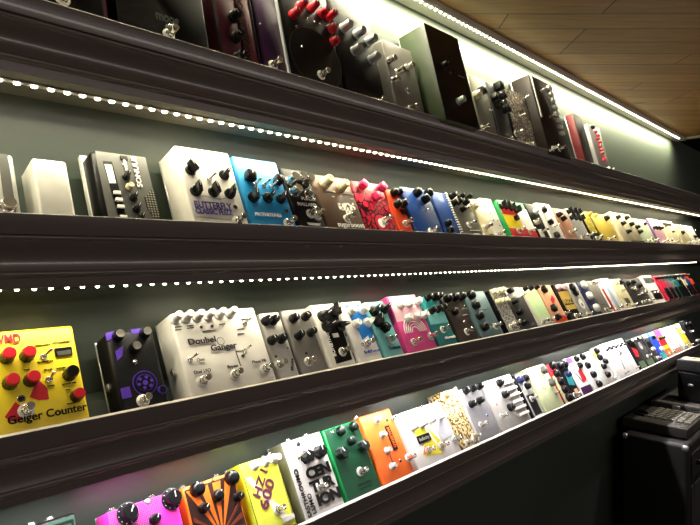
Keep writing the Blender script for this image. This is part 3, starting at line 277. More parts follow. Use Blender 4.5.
{'sh': 3, 'label': 'silver pedal with a white oval emblem and two black knobs', 'x': 1.7918, 'w': 0.0813, 'l': 0.13, 't': 0.042, 'c': 'lgrey', 'art': None, 'n': 'effects_pedal', 'cat': 'effects pedal', 'm': 0.3, 'g': None, 'br': 0.004, 'face': None, 'e': [['k', 0.0203, 0.1105, 0.011, 0.014, 'square', 'black', 0], ['k', 0.0244, 0.091, 0.011, 0.014, 'square', 'black', 0], ['c', 0.5, 0.4, 0.018, 'white', 'printed_oval'], ['c', 0.5, 0.37, 0.006, 'dgrey', 'printed_dot'], ['f', 0.0406, 0.013]]},
{'sh': 3, 'label': 'navy pedal with three big white dome knobs in a column', 'x': 1.8799, 'w': 0.0745, 'l': 0.13, 't': 0.042, 'c': 'navy', 'art': None, 'n': 'effects_pedal', 'cat': 'effects pedal', 'm': 0, 'g': None, 'br': 0.004, 'face': None, 'e': [['k', 0.0335, 0.1144, 0.014, 0.014, 'dome', 'white', 0], ['k', 0.0335, 0.0741, 0.014, 0.014, 'dome', 'white', 0], ['k', 0.0373, 0.0286, 0.014, 0.014, 'dome', 'white', 0]]},
{'sh': 3, 'label': 'plain grey pedal with a chrome toggle row, right of the navy one', 'x': 1.9607, 'w': 0.0871, 'l': 0.13, 't': 0.042, 'c': 'graymetal2', 'art': None, 'n': 'effects_pedal', 'cat': 'effects pedal', 'm': 0.3, 'g': None, 'br': 0.004, 'face': None, 'e': [['t', 0.0261, 0.1144, 0.6], ['t', 0.061, 0.1144, 0.6], ['f', 0.0348, 0.0156], ['b', 'legend', 0.0131, 0.039, 0.074, 0.0442, 0.0004, 'dgrey']]},
{'sh': 3, 'label': 'white pedal with a red stripe and a pale blue stripe', 'x': 2.049, 'w': 0.1204, 'l': 0.135, 't': 0.045, 'c': 'white', 'art': None, 'n': 'effects_pedal', 'cat': 'effects pedal', 'm': 0, 'g': None, 'br': 0.004, 'face': None, 'e': [['p', [[0.0036, 0.004], [0.0193, 0.004], [0.0193, 0.0945], [0.0036, 0.0945]], 'redink', 'printed_stripe'], ['p', [[0.0457, 0.004], [0.0746, 0.004], [0.0746, 0.1013], [0.0457, 0.1013]], 'paleblue', 'printed_stripe'], ['f', 0.0361, 0.0135], ['f', 0.0963, 0.0162]]},
{'sh': 3, 'label': 'cream pedal with pale knobs and a small dark square print', 'x': 2.1849, 'w': 0.1107, 'l': 0.13, 't': 0.042, 'c': 'cream', 'art': None, 'n': 'effects_pedal', 'cat': 'effects pedal', 'm': 0, 'g': None, 'br': 0.004, 'face': None, 'e': [['k', 0.0332, 0.1105, 0.01, 0.013, 'round', 'cream', 0], ['k', 0.083, 0.1105, 0.01, 0.013, 'round', 'black', 0], ['k', 0.0554, 0.0806, 0.009, 0.012, 'round', 'cream', 0], ['p', [[0.0332, 0.026], [0.0775, 0.026], [0.0775, 0.0468], [0.0332, 0.0468]], 'dgrey', 'printed_square'], ['f', 0.0775, 0.013]]},
{'sh': 3, 'label': 'dark pedal crowded with silver knobs and toggles, left of the small white rack box', 'x': 2.3072, 'w': 0.2042, 'l': 0.125, 't': 0.042, 'c': 'dgrey2', 'art': None, 'n': 'effects_pedal', 'cat': 'effects pedal', 'm': 0, 'g': None, 'br': 0.004, 'face': None, 'e': [['k', 0.0306, 0.1025, 0.01, 0.015, 'round', 'black', 0], ['k', 0.0919, 0.1062, 0.01, 0.015, 'round', 'black', 0], ['k', 0.0613, 0.0775, 0.01, 0.015, 'chrome', 'chrome', 0], ['k', 0.1429, 0.0875, 0.01, 0.015, 'round', 'black', 0], ['k', 0.1531, 0.0563, 0.01, 0.015, 'chrome', 'chrome', 0], ['t', 0.0919, 0.05, 0.5], ['f', 0.0817, 0.0187], ['f', 0.1634, 0.0187]]},
{'sh': 3, 'label': 'white box with four dark square buttons and a dark window', 'x': 2.5126, 'w': 0.1393, 'l': 0.13, 't': 0.05, 'c': 'white', 'art': None, 'n': 'effects_pedal', 'cat': 'effects pedal', 'm': 0, 'g': None, 'br': 0.004, 'face': None, 'e': [['b', 'button', 0.0111, 0.0936, 0.0334, 0.117, 0.003, 'dgrey'], ['b', 'button', 0.0418, 0.0936, 0.0641, 0.117, 0.003, 'dgrey'], ['b', 'button', 0.0724, 0.0936, 0.0947, 0.117, 0.003, 'dgrey'], ['b', 'button', 0.1031, 0.0936, 0.1254, 0.117, 0.003, 'dgrey'], ['p', [[0.0167, 0.0156], [0.1254, 0.0156], [0.1254, 0.0585], [0.0167, 0.0585]], 'black', 'display_window'], ['k', 0.0487, 0.0468, 0.006, 0.01, 'chrome', 'chrome', 0], ['k', 0.0905, 0.0468, 0.006, 0.01, 'chrome', 'chrome', 0]]},
{'sh': 3, 'label': 'crimson compact pedal with black rubber treadle at the third shelf right end', 'x': 2.6678, 'w': 0.0656, 'l': 0.125, 't': 0.05, 'c': 'crimson', 'art': None, 'n': 'compact_pedal', 'cat': 'effects pedal', 'm': 0, 'g': None, 'br': 0.004, 'face': None, 'e': [['k', 0.0131, 0.11, 0.007, 0.012, 'round', 'black', 0], ['k', 0.0328, 0.11, 0.007, 0.012, 'round', 'black', 0], ['k', 0.0525, 0.11, 0.007, 0.012, 'round', 'black', 0], ['b', 'treadle', 0.0026, 0.0025, 0.063, 0.0875, 0.01, 'crimson'], ['b', 'rubber_pad', 0.0066, 0.005, 0.059, 0.0563, 0.0125, 'black']]},
{'sh': 3, 'label': 'dusty pink compact pedal with black rubber treadle at the third shelf right end', 'x': 2.738, 'w': 0.0668, 'l': 0.125, 't': 0.05, 'c': 'dustypink', 'art': None, 'n': 'compact_pedal', 'cat': 'effects pedal', 'm': 0, 'g': None, 'br': 0.004, 'face': None, 'e': [['k', 0.0134, 0.11, 0.007, 0.012, 'round', 'black', 0], ['k', 0.0334, 0.11, 0.007, 0.012, 'round', 'black', 0], ['k', 0.0535, 0.11, 0.007, 0.012, 'round', 'black', 0], ['b', 'treadle', 0.0027, 0.0025, 0.0641, 0.0875, 0.01, 'dustypink'], ['b', 'rubber_pad', 0.0067, 0.005, 0.0601, 0.0563, 0.0125, 'black']]},
{'sh': 3, 'label': 'grey compact pedal with black rubber treadle at the third shelf right end', 'x': 2.8096, 'w': 0.0598, 'l': 0.125, 't': 0.05, 'c': 'midgrey', 'art': None, 'n': 'compact_pedal', 'cat': 'effects pedal', 'm': 0, 'g': None, 'br': 0.004, 'face': None, 'e': [['k', 0.012, 0.11, 0.007, 0.012, 'round', 'black', 0], ['k', 0.0299, 0.11, 0.007, 0.012, 'round', 'black', 0], ['k', 0.0478, 0.11, 0.007, 0.012, 'round', 'black', 0], ['b', 'treadle', 0.0024, 0.0025, 0.0574, 0.0875, 0.01, 'midgrey'], ['b', 'rubber_pad', 0.006, 0.005, 0.0538, 0.0563, 0.0125, 'black']]},
{'sh': 3, 'label': 'teal compact pedal with black rubber treadle at the third shelf right end', 'x': 2.8743, 'w': 0.0689, 'l': 0.125, 't': 0.05, 'c': 'dteal', 'art': None, 'n': 'compact_pedal', 'cat': 'effects pedal', 'm': 0, 'g': None, 'br': 0.004, 'face': None, 'e': [['k', 0.0138, 0.11, 0.007, 0.012, 'round', 'black', 0], ['k', 0.0344, 0.11, 0.007, 0.012, 'round', 'black', 0], ['k', 0.0551, 0.11, 0.007, 0.012, 'round', 'black', 0], ['b', 'treadle', 0.0028, 0.0025, 0.0661, 0.0875, 0.01, 'dteal'], ['b', 'rubber_pad', 0.0069, 0.005, 0.062, 0.0563, 0.0125, 'black']]},
{'sh': 3, 'label': 'black compact pedal with black rubber treadle at the third shelf right end', 'x': 2.9483, 'w': 0.0647, 'l': 0.125, 't': 0.05, 'c': 'black', 'art': None, 'n': 'compact_pedal', 'cat': 'effects pedal', 'm': 0, 'g': None, 'br': 0.004, 'face': None, 'e': [['k', 0.0129, 0.11, 0.007, 0.012, 'round', 'black', 0], ['k', 0.0323, 0.11, 0.007, 0.012, 'round', 'black', 0], ['k', 0.0517, 0.11, 0.007, 0.012, 'round', 'black', 0], ['b', 'treadle', 0.0026, 0.0025, 0.0621, 0.0875, 0.01, 'black'], ['b', 'rubber_pad', 0.0065, 0.005, 0.0582, 0.0563, 0.0125, 'black']]},
{'sh': 3, 'label': 'cream compact pedal with black rubber treadle at the third shelf right end', 'x': 3.0183, 'w': 0.0561, 'l': 0.125, 't': 0.05, 'c': 'cream', 'art': None, 'n': 'compact_pedal', 'cat': 'effects pedal', 'm': 0, 'g': None, 'br': 0.004, 'face': None, 'e': [['k', 0.0112, 0.11, 0.007, 0.012, 'round', 'black', 0], ['k', 0.0281, 0.11, 0.007, 0.012, 'round', 'black', 0], ['k', 0.0449, 0.11, 0.007, 0.012, 'round', 'black', 0], ['b', 'treadle', 0.0022, 0.0025, 0.0539, 0.0875, 0.01, 'cream'], ['b', 'rubber_pad', 0.0056, 0.005, 0.0505, 0.0563, 0.0125, 'black']]},
{'sh': 3, 'label': 'blue compact pedal with black rubber treadle at the third shelf right end', 'x': 3.08, 'w': 0.0599, 'l': 0.125, 't': 0.05, 'c': 'dblue', 'art': None, 'n': 'compact_pedal', 'cat': 'effects pedal', 'm': 0, 'g': None, 'br': 0.004, 'face': None, 'e': [['k', 0.012, 0.11, 0.007, 0.012, 'round', 'black', 0], ['k', 0.03, 0.11, 0.007, 0.012, 'round', 'black', 0], ['k', 0.048, 0.11, 0.007, 0.012, 'round', 'black', 0], ['b', 'treadle', 0.0024, 0.0025, 0.0575, 0.0875, 0.01, 'dblue'], ['b', 'rubber_pad', 0.006, 0.005, 0.0539, 0.0563, 0.0125, 'black']]},
{'sh': 3, 'label': 'orange compact pedal with black rubber treadle at the third shelf right end', 'x': 3.1457, 'w': 0.0581, 'l': 0.125, 't': 0.05, 'c': 'orangered', 'art': None, 'n': 'compact_pedal', 'cat': 'effects pedal', 'm': 0, 'g': None, 'br': 0.004, 'face': None, 'e': [['k', 0.0116, 0.11, 0.007, 0.012, 'round', 'black', 0], ['k', 0.0291, 0.11, 0.007, 0.012, 'round', 'black', 0], ['k', 0.0465, 0.11, 0.007, 0.012, 'round', 'black', 0], ['b', 'treadle', 0.0023, 0.0025, 0.0558, 0.0875, 0.01, 'orangered'], ['b', 'rubber_pad', 0.0058, 0.005, 0.0523, 0.0563, 0.0125, 'black']]},
{'sh': 4, 'label': 'black pedal with dark green line pattern, lowest left on the bottom shelf', 'x': 0.2117, 'w': 0.0657, 'l': 0.132, 't': 0.04, 'c': 'black', 'art': None, 'n': 'effects_pedal', 'cat': 'effects pedal', 'm': 0, 'g': None, 'br': 0.004, 'face': None, 'e': [['p', [[0.0039, 0.066], [0.0618, 0.066], [0.0618, 0.1267], [0.0039, 0.1267]], 'greenink', 'printed_frame'], ['p', [[0.0059, 0.066], [0.0598, 0.066], [0.0598, 0.1228], [0.0059, 0.1228]], 'black', 'printed_frame'], ['p', [[0.0092, 0.066], [0.0263, 0.1188], [0.0092, 0.1188]], 'greenink', 'printed_triangle'], ['p', [[0.0565, 0.066], [0.0394, 0.1188], [0.0565, 0.1188]], 'greenink', 'printed_triangle'], ['p', [[0.023, 0.1056], [0.0427, 0.1056], [0.0329, 0.1188]], 'greenink', 'printed_triangle'], ['k', 0.0329, 0.095, 0.008, 0.013, 'silvertop', 'black', 0], ['k', 0.0131, 0.0792, 0.007, 0.012, 'round', 'black', 0], ['k', 0.0526, 0.0792, 0.007, 0.012, 'round', 'black', 0], ['f', 0.0329, 0.0198], ['jt', 0.58], ['jt', 0.25]]},
{'sh': 4, 'label': 'hot pink pedal with magenta dot shading and large black knobs', 'x': 0.3107, 'w': 0.1045, 'l': 0.118, 't': 0.045, 'c': 'magenta', 'art': None, 'n': 'effects_pedal', 'cat': 'effects pedal', 'm': 0, 'g': None, 'br': 0.004, 'face': None, 'e': [['p', [[0.0021, 0.0649], [0.0575, 0.0708], [0.0784, 0.1156], [0.0021, 0.1156]], 'halftone', 'printed_dots'], ['k', 0.0279, 0.1065, 0.0135, 0.015, 'big', 'black', 0], ['k', 0.0931, 0.1065, 0.0135, 0.016, 'big', 'black', 0], ['k', 0.062, 0.0878, 0.0078, 0.013, 'round', 'black', 0], ['l', 0.059, 0.114, 'pinkled', 0.0038], ['p', [[0.0944, 0.1334], [0.0963, 0.1333], [0.0966, 0.1248], [0.0946, 0.1248]], 'magink', 'printed_bar'], ['p', [[0.0988, 0.133], [0.1008, 0.1329], [0.1006, 0.1246], [0.0988, 0.1247]], 'magink', 'printed_bar'], ['f', 0.0523, 0.0177], ['jt', 0.72], ['jt', 0.16]]},
{'sh': 4, 'label': 'orange pedal with a dark sunburst of stripes and five black knobs', 'x': 0.4232, 'w': 0.094, 'l': 0.118, 't': 0.042, 'c': 'orange', 'art': None, 'n': 'effects_pedal', 'cat': 'effects pedal', 'm': 0, 'g': None, 'br': 0.004, 'face': None, 'e': [['p', [[0.0047, 0.0047], [0.0893, 0.0047], [0.0893, 0.1121], [0.0047, 0.1121]], 'darkburst', 'printed_panel'], ['p', [[0.045, 0.0354], [0.0066, 0.1097], [0.0216, 0.1097]], 'orange', 'printed_ray'], ['p', [[0.0461, 0.0354], [0.0291, 0.1097], [0.0432, 0.1097]], 'orange', 'printed_ray'], ['p', [[0.0472, 0.0354], [0.0517, 0.1097], [0.0658, 0.1097]], 'orange', 'printed_ray'], ['p', [[0.0484, 0.0354], [0.0742, 0.1097], [0.0874, 0.1097]], 'orange', 'printed_ray'], ['p', [[0.047, 0.0354], [0.0874, 0.0118], [0.0874, 0.0189]], 'rust', 'printed_ray'], ['p', [[0.047, 0.0354], [0.0874, 0.0295], [0.0874, 0.0366]], 'rust', 'printed_ray'], ['p', [[0.047, 0.0354], [0.0874, 0.0472], [0.0874, 0.0543]], 'rust', 'printed_ray'], ['p', [[0.047, 0.0354], [0.0874, 0.0649], [0.0874, 0.072]], 'rust', 'printed_ray'], ['p', [[0.047, 0.0354], [0.0066, 0.0118], [0.0066, 0.0189]], 'rust', 'printed_ray'], ['p', [[0.047, 0.0354], [0.0066, 0.0295], [0.0066, 0.0366]], 'rust', 'printed_ray'], ['p', [[0.047, 0.0354], [0.0066, 0.0472], [0.0066, 0.0543]], 'rust', 'printed_ray'], ['p', [[0.047, 0.0354], [0.0066, 0.0649], [0.0066, 0.072]], 'rust', 'printed_ray'], ['k', 0.0231, 0.1081, 0.0112, 0.016, 'dome', 'black', 0], ['k', 0.0845, 0.1075, 0.0112, 0.016, 'dome', 'black', 0], ['k', 0.0533, 0.0888, 0.009, 0.014, 'dome', 'black', 0], ['k', 0.0266, 0.079, 0.0078, 0.013, 'round', 'black', 0], ['k', 0.0873, 0.0774, 0.0078, 0.013, 'round', 'black', 0], ['l', 0.054, 0.114, 'chrome', 0.002], ['f', 0.047, 0.0153], ['jt', 0.78], ['jt', 0.15]]},
{'sh': 4, 'label': 'yellow-green pedal with three white knobs and slanted dark purple lettering', 'x': 0.5247, 'w': 0.0793, 'l': 0.125, 't': 0.045, 'c': 'lime', 'art': None, 'n': 'effects_pedal', 'cat': 'effects pedal', 'm': 0, 'g': None, 'br': 0.004, 'face': None, 'e': [['p', [[0.0048, 0.005], [0.0746, 0.005], [0.0746, 0.12], [0.0048, 0.12]], 'ink', 'printed_frame'], ['p', [[0.0059, 0.0063], [0.0734, 0.0063], [0.0734, 0.1187], [0.0059, 0.1187]], 'limelight', 'printed_panel'], ['p', [[0.0063, 0.1], [0.0175, 0.1], [0.0714, 0.0125], [0.0571, 0.0125]], 'cream', 'printed_bolt'], ['k', 0.0301, 0.1147, 0.0085, 0.016, 'skirt', 'white', 0], ['k', 0.0524, 0.1151, 0.0085, 0.016, 'skirt', 'white', 0], ['k', 0.0721, 0.1151, 0.0085, 0.016, 'skirt', 'white', 0], ['x', 'HZ I', 0.022, 0.0631, 0.015, 52, 'purpleink', 0.046], ['x', '600', 0.0282, 0.0414, 0.017, 52, 'purpleink', 0.05], ['f', 0.0487, 0.0376], ['b', 'footswitch_plate', 0.0517, 0.0156, 0.0756, 0.0234, 0.003, 'offwhite'], ['t', 0.0519, 0.121, 0.7]]},
{'sh': 4, 'label': 'silver pedal with three lines of heavy black capitals', 'x': 0.6183, 'w': 0.0963, 'l': 0.138, 't': 0.045, 'c': 'dustolive', 'art': None, 'n': 'effects_pedal', 'cat': 'effects pedal', 'm': 0, 'g': None, 'br': 0.004, 'face': None, 'e': [['p', [[0.0029, 0.0014], [0.0934, 0.0014], [0.0934, 0.1359], [0.0029, 0.1359]], 'silverface', 'face_plate'], ['l', 0.0368, 0.1269, 'black', 0.0045], ['l', 0.0368, 0.1269, 'white', 0.0025], ['t', 0.028, 0.1049, 0.8], ['k', 0.0433, 0.1004, 0.012, 0.016, 'fluted', 'black', 0], ['k', 0.0744, 0.1013, 0.012, 0.016, 'fluted', 'black', 0], ['x', 'CEN', 0.0315, 0.0639, 0.0185, 0, 'black', 0.057, 'wide'], ['x', 'TUR', 0.0315, 0.0408, 0.0185, 0, 'black', 0.057, 'wide'], ['x', 'ION', 0.0372, 0.0172, 0.0185, 0, 'black', 0.055, 'wide'], ['f', 0.0517, 0.0445], ['x', 'SASTHROUMO', 0.0164, 0.0055, 0.0085, 90, 'black', 0.082], ['x', 'LUMO', 0.0279, 0.0083, 0.0085, 90, 'black', 0.034], ['jt', 0.35], ['jt', 0.8]]},
{'sh': 4, 'label': 'green pedal with five dark knobs on a darker green face', 'x': 0.721, 'w': 0.0977, 'l': 0.139, 't': 0.042, 'c': 'green', 'art': None, 'n': 'effects_pedal', 'cat': 'effects pedal', 'm': 0, 'g': None, 'br': 0.004, 'face': None, 'e': [['p', [[0.0049, 0.0042], [0.0929, 0.0042], [0.0929, 0.1348], [0.0049, 0.1348]], 'dgreen', 'printed_panel'], ['k', 0.0414, 0.1255, 0.0092, 0.013, 'dome', 'dgreenk', 0], ['k', 0.0774, 0.1259, 0.0092, 0.013, 'dome', 'dgreenk', 0], ['k', 0.0582, 0.1024, 0.0088, 0.012, 'dome', 'dgreenk', 0], ['k', 0.0243, 0.0864, 0.0125, 0.015, 'fluted', 'dgreenk', 0], ['k', 0.0818, 0.0852, 0.0125, 0.015, 'fluted', 'dgreenk', 0], ['l', 0.0234, 0.1278, 'chrome', 0.0035], ['f', 0.056, 0.0438], ['b', 'legend', 0.0394, 0.0307, 0.0776, 0.0238, 0.0004, 'greenink'], ['b', 'legend', 0.0412, 0.023, 0.0737, 0.0168, 0.0004, 'greenink']]},
{'sh': 4, 'label': 'orange pedal with four silver knobs in a column and a black upright label', 'x': 0.8202, 'w': 0.099, 'l': 0.142, 't': 0.045, 'c': 'orange2', 'art': None, 'n': 'effects_pedal', 'cat': 'effects pedal', 'm': 0, 'g': None, 'br': 0.004, 'face': None, 'e': [['k', 0.0448, 0.1244, 0.0075, 0.013, 'skirt', 'silver', 0], ['k', 0.0447, 0.0929, 0.0075, 0.013, 'skirt', 'silver', 0], ['k', 0.0416, 0.0615, 0.0075, 0.013, 'skirt', 'silver', 0], ['k', 0.0392, 0.0306, 0.0075, 0.013, 'skirt', 'silver', 0], ['b', 'label_plate', 0.0614, 0.0568, 0.0743, 0.1079, 0.0006, 'black'], ['x', 'MALEKKO', 0.0644, 0.1037, 0.0075, -90, 'orange2', 0.042], ['l', 0.0752, 0.1184, 'black', 0.003], ['l', 0.068, 0.034, 'black', 0.003], ['t', 0.093, 0.1178, 1.2], ['f', 0.093, 0.0333], ['p', [[0.0455, 0.0355], [0.047, 0.0355], [0.047, 0.071], [0.0455, 0.071]], 'ink', 'printed_line'], ['jt', 0.15]]},
{'sh': 4, 'label': 'wide white pedal with four white knobs and a yellow triangle print', 'x': 0.9293, 'w': 0.1643, 'l': 0.125, 't': 0.045, 'c': 'white', 'art': None, 'n': 'effects_pedal', 'cat': 'effects pedal', 'm': 0, 'g': None, 'br': 0.004, 'face': None, 'e': [['p', [[0.023, 0.0925], [0.0493, 0.0375], [0.0739, 0.0775]], 'limelight', 'printed_triangle'], ['p', [[0.0657, 0.0825], [0.0953, 0.015], [0.0362, 0.0225]], 'yellow2', 'printed_triangle'], ['p', [[0.0756, 0.08], [0.1019, 0.0175], [0.115, 0.0275]], 'yellow2', 'printed_triangle'], ['p', [[0.0329, 0.0275], [0.0493, 0.045], [0.0559, 0.025]], 'orange2', 'printed_triangle'], ['p', [[0.1085, 0.0875], [0.1052, 0.0375], [0.1594, 0.045], [0.1561, 0.09]], 'lgrey2', 'printed_triangle'], ['b', 'label_plate', 0.0329, 0.05, 0.0756, 0.0663, 0.0007, 'black'], ['x', 'Infinity', 0.037, 0.055, 0.0075, 0, 'white', 0.036], ['k', 0.0301, 0.0863, 0.007, 0.022, 'round', 'white', 0], ['k', 0.0621, 0.0862, 0.007, 0.022, 'round', 'white', 0], ['k', 0.0974, 0.0882, 0.007, 0.022, 'round', 'white', 0], ['k', 0.1321, 0.0881, 0.007, 0.022, 'round', 'white', 0], ['t', 0.0329, 0.1175, 0.5], ['t', 0.069, 0.1175, 0.5], ['t', 0.1019, 0.1175, 0.5], ['t', 0.1348, 0.1175, 0.5], ['f', 0.0509, 0.032], ['f', 0.1, 0.0301], ['f', 0.1535, 0.0318]]},
{'sh': 4, 'label': 'gold pedal covered in tangled cream figures', 'x': 1.1039, 'w': 0.0691, 'l': 0.143, 't': 0.042, 'c': 'goldart', 'art': 'tangle', 'n': 'effects_pedal', 'cat': 'effects pedal', 'm': 0.2, 'g': None, 'br': 0.004, 'face': None, 'e': [['k', 0.0207, 0.1287, 0.006, 0.01, 'round', 'gold', 0], ['f', 0.0207, 0.0143], ['f', 0.0553, 0.02], ['b', 'edge_rail', 0.0622, 0.0, 0.0691, 0.143, 0.002, 'silver']]},
{'sh': 4, 'label': 'grey pedal with five black knobs and a blue lamp', 'x': 1.1774, 'w': 0.0961, 'l': 0.135, 't': 0.042, 'c': 'silver2', 'art': None, 'n': 'effects_pedal', 'cat': 'effects pedal', 'm': 0.4, 'g': None, 'br': 0.004, 'face': None, 'e': [['k', 0.0256, 0.1265, 0.0095, 0.016, 'round', 'black', 0], ['k', 0.0585, 0.1269, 0.0095, 0.016, 'round', 'black', 0], ['k', 0.0881, 0.1269, 0.0095, 0.016, 'round', 'black', 0], ['k', 0.0245, 0.0919, 0.0095, 0.015, 'round', 'black', 0], ['k', 0.0627, 0.0941, 0.0095, 0.015, 'round', 'black', 0], ['l', 0.0715, 0.0546, 'blueink', 0.003], ['f', 0.0276, 0.038]]},
{'sh': 4, 'label': 'pale grey pedal with three black knobs beside a ladder of white sliders', 'x': 1.2796, 'w': 0.1627, 'l': 0.137, 't': 0.042, 'c': 'silver', 'art': None, 'n': 'effects_pedal', 'cat': 'effects pedal', 'm': 0.3, 'g': None, 'br': 0.004, 'face': None, 'e': [['k', 0.0829, 0.1196, 0.0105, 0.015, 'round', 'black', 0], ['k', 0.0809, 0.0871, 0.0105, 0.015, 'round', 'black', 0], ['k', 0.0791, 0.052, 0.0105, 0.015, 'round', 'black', 0], ['l', 0.0301, 0.0708, 'pinkled', 0.003], ['f', 0.0246, 0.0391], ['b', 'slider', 0.1009, 0.0219, 0.1529, 0.0288, 0.007, 'white'], ['b', 'slider', 0.1009, 0.0397, 0.1529, 0.0466, 0.007, 'white'], ['b', 'slider', 0.1009, 0.0575, 0.1529, 0.0644, 0.007, 'white'], ['b', 'slider', 0.1009, 0.0754, 0.1529, 0.0822, 0.007, 'white'], ['b', 'slider', 0.1009, 0.0932, 0.1529, 0.1, 0.007, 'white'], ['b', 'slider', 0.1009, 0.111, 0.1529, 0.1178, 0.007, 'white'], ['t', 0.1521, 0.0758, 1.2]]},
{'sh': 4, 'label': 'narrow black pedal with a white frame and a cluster of dark knobs', 'x': 1.4511, 'w': 0.064, 'l': 0.13, 't': 0.042, 'c': 'black', 'art': None, 'n': 'effects_pedal', 'cat': 'effects pedal', 'm': 0, 'g': None, 'br': 0.004, 'face': None, 'e': [['p', [[0.0064, 0.0026], [0.0608, 0.0026], [0.0608, 0.1261], [0.0064, 0.1261]], 'lgrey', 'printed_frame'], ['p', [[0.0128, 0.0078], [0.0544, 0.0078], [0.0544, 0.065], [0.0128, 0.065]], 'black', 'printed_panel'], ['k', 0.016, 0.1105, 0.011, 0.014, 'dome', 'navy', 0], ['k', 0.0512, 0.1105, 0.01, 0.014, 'dome', 'black', 0], ['k', 0.0384, 0.0884, 0.01, 0.014, 'dome', 'black', 0], ['f', 0.032, 0.052]]},
{'sh': 4, 'label': 'pale yellow-green box with an oval emblem and two dark knobs', 'x': 1.5163, 'w': 0.1193, 'l': 0.135, 't': 0.05, 'c': 'palelime', 'art': None, 'n': 'effects_pedal', 'cat': 'effects pedal', 'm': 0, 'g': None, 'br': 0.004, 'face': None, 'e': [['c', 0.42, 0.55, 0.012, 'dgrey', 'printed_oval'], ['c', 0.42, 0.55, 0.01, 'palelime', 'printed_oval'], ['k', 0.0859, 0.1148, 0.011, 0.014, 'square', 'dgrey', 0], ['k', 0.0955, 0.0743, 0.011, 0.014, 'square', 'dgrey', 0], ['t', 0.0955, 0.0405, 0.5]]},
{'sh': 4, 'label': 'red-edged pedal with a slanting line of black knobs', 'x': 1.6588, 'w': 0.0472, 'l': 0.13, 't': 0.042, 'c': 'redink', 'art': None, 'n': 'effects_pedal', 'cat': 'effects pedal', 'm': 0, 'g': None, 'br': 0.004, 'face': None, 'e': [['p', [[0.0, 0.0026], [0.0189, 0.0026], [0.0189, 0.091], [0.0, 0.091]], 'palelime', 'printed_panel'], ['k', 0.026, 0.1196, 0.012, 0.014, 'dome', 'black', 0], ['k', 0.026, 0.0936, 0.012, 0.014, 'dome', 'black', 0], ['k', 0.026, 0.0676, 0.012, 0.014, 'dome', 'black', 0], ['k', 0.026, 0.0416, 0.012, 0.014, 'dome', 'black', 0], ['k', 0.026, 0.0156, 0.012, 0.014, 'dome', 'black', 0]]},
{'sh': 4, 'label': 'black pedal with a teal print, between the red-edged and the white-purple ones', 'x': 1.7119, 'w': 0.0729, 'l': 0.13, 't': 0.042, 'c': 'black', 'art': None, 'n': 'effects_pedal', 'cat': 'effects pedal', 'm': 0, 'g': None, 'br': 0.004, 'face': None, 'e': [['p', [[0.0219, 0.0494], [0.0583, 0.0416], [0.0692, 0.0806], [0.0364, 0.091]], 'teal2', 'printed_blotch'], ['p', [[0.0364, 0.0065], [0.0619, 0.0065], [0.0583, 0.0325], [0.0364, 0.0325]], 'peach', 'printed_blotch'], ['k', 0.0219, 0.1118, 0.012, 0.014, 'dome', 'black', 0], ['k', 0.0546, 0.1118, 0.012, 0.014, 'dome', 'black', 0], ['k', 0.0437, 0.0806, 0.01, 0.014, 'dome', 'navy', 0], ['f', 0.0219, 0.0156]]},
{'sh': 4, 'label': 'white pedal with purple corners and a red print', 'x': 1.7903, 'w': 0.0862, 'l': 0.13, 't': 0.042, 'c': 'white', 'art': None, 'n': 'effects_pedal', 'cat': 'effects pedal', 'm': 0, 'g': None, 'br': 0.004, 'face': None, 'e': [['p', [[0.0043, 0.1092], [0.0517, 0.1092], [0.0517, 0.1274], [0.0043, 0.1274]], 'purple', 'printed_block'], ['p', [[0.0043, 0.0039], [0.0819, 0.0039], [0.0819, 0.0286], [0.0043, 0.0286]], 'dpurple', 'printed_block'], ['p', [[0.0431, 0.039], [0.0776, 0.0468], [0.0733, 0.091], [0.0474, 0.078]], 'redink', 'printed_blotch'], ['p', [[0.0129, 0.091], [0.0172, 0.0936], [0.0431, 0.0455], [0.0388, 0.0429]], 'ink', 'printed_line'], ['k', 0.0733, 0.117, 0.01, 0.014, 'dome', 'black', 0], ['k', 0.0733, 0.0936, 0.01, 0.014, 'dome', 'black', 0]]},
{'sh': 4, 'label': 'white pedal with four black knobs in one slanting column', 'x': 1.8825, 'w': 0.0892, 'l': 0.13, 't': 0.042, 'c': 'white', 'art': None, 'n': 'effects_pedal', 'cat': 'effects pedal', 'm': 0, 'g': None, 'br': 0.004, 'face': None, 'e': [['k', 0.0312, 0.117, 0.012, 0.014, 'dome', 'black', 0], ['k', 0.0357, 0.0858, 0.012, 0.014, 'dome', 'black', 0], ['k', 0.0401, 0.052, 0.012, 0.014, 'dome', 'black', 0], ['k', 0.0446, 0.0182, 0.012, 0.014, 'dome', 'black', 0]]},
{'sh': 4, 'label': 'white and gold pedal with five scattered black knobs', 'x': 1.9782, 'w': 0.1149, 'l': 0.13, 't': 0.042, 'c': 'offwhite', 'art': None, 'n': 'effects_pedal', 'cat': 'effects pedal', 'm': 0, 'g': None, 'br': 0.004, 'face': None, 'e': [['p', [[0.023, 0.0975], [0.0575, 0.0975], [0.069, 0.117], [0.0287, 0.1235]], 'gold', 'printed_patch'], ['k', 0.066, 0.1207, 0.011, 0.014, 'dome', 'black', 0], ['k', 0.0632, 0.0969, 0.011, 0.014, 'dome', 'black', 0], ['k', 0.0901, 0.0786, 0.011, 0.014, 'dome', 'black', 0], ['k', 0.0546, 0.0648, 0.011, 0.014, 'dome', 'black', 0], ['k', 0.0516, 0.0342, 0.011, 0.014, 'dome', 'black', 0], ['t', 0.0862, 0.0156, 1.0]]},
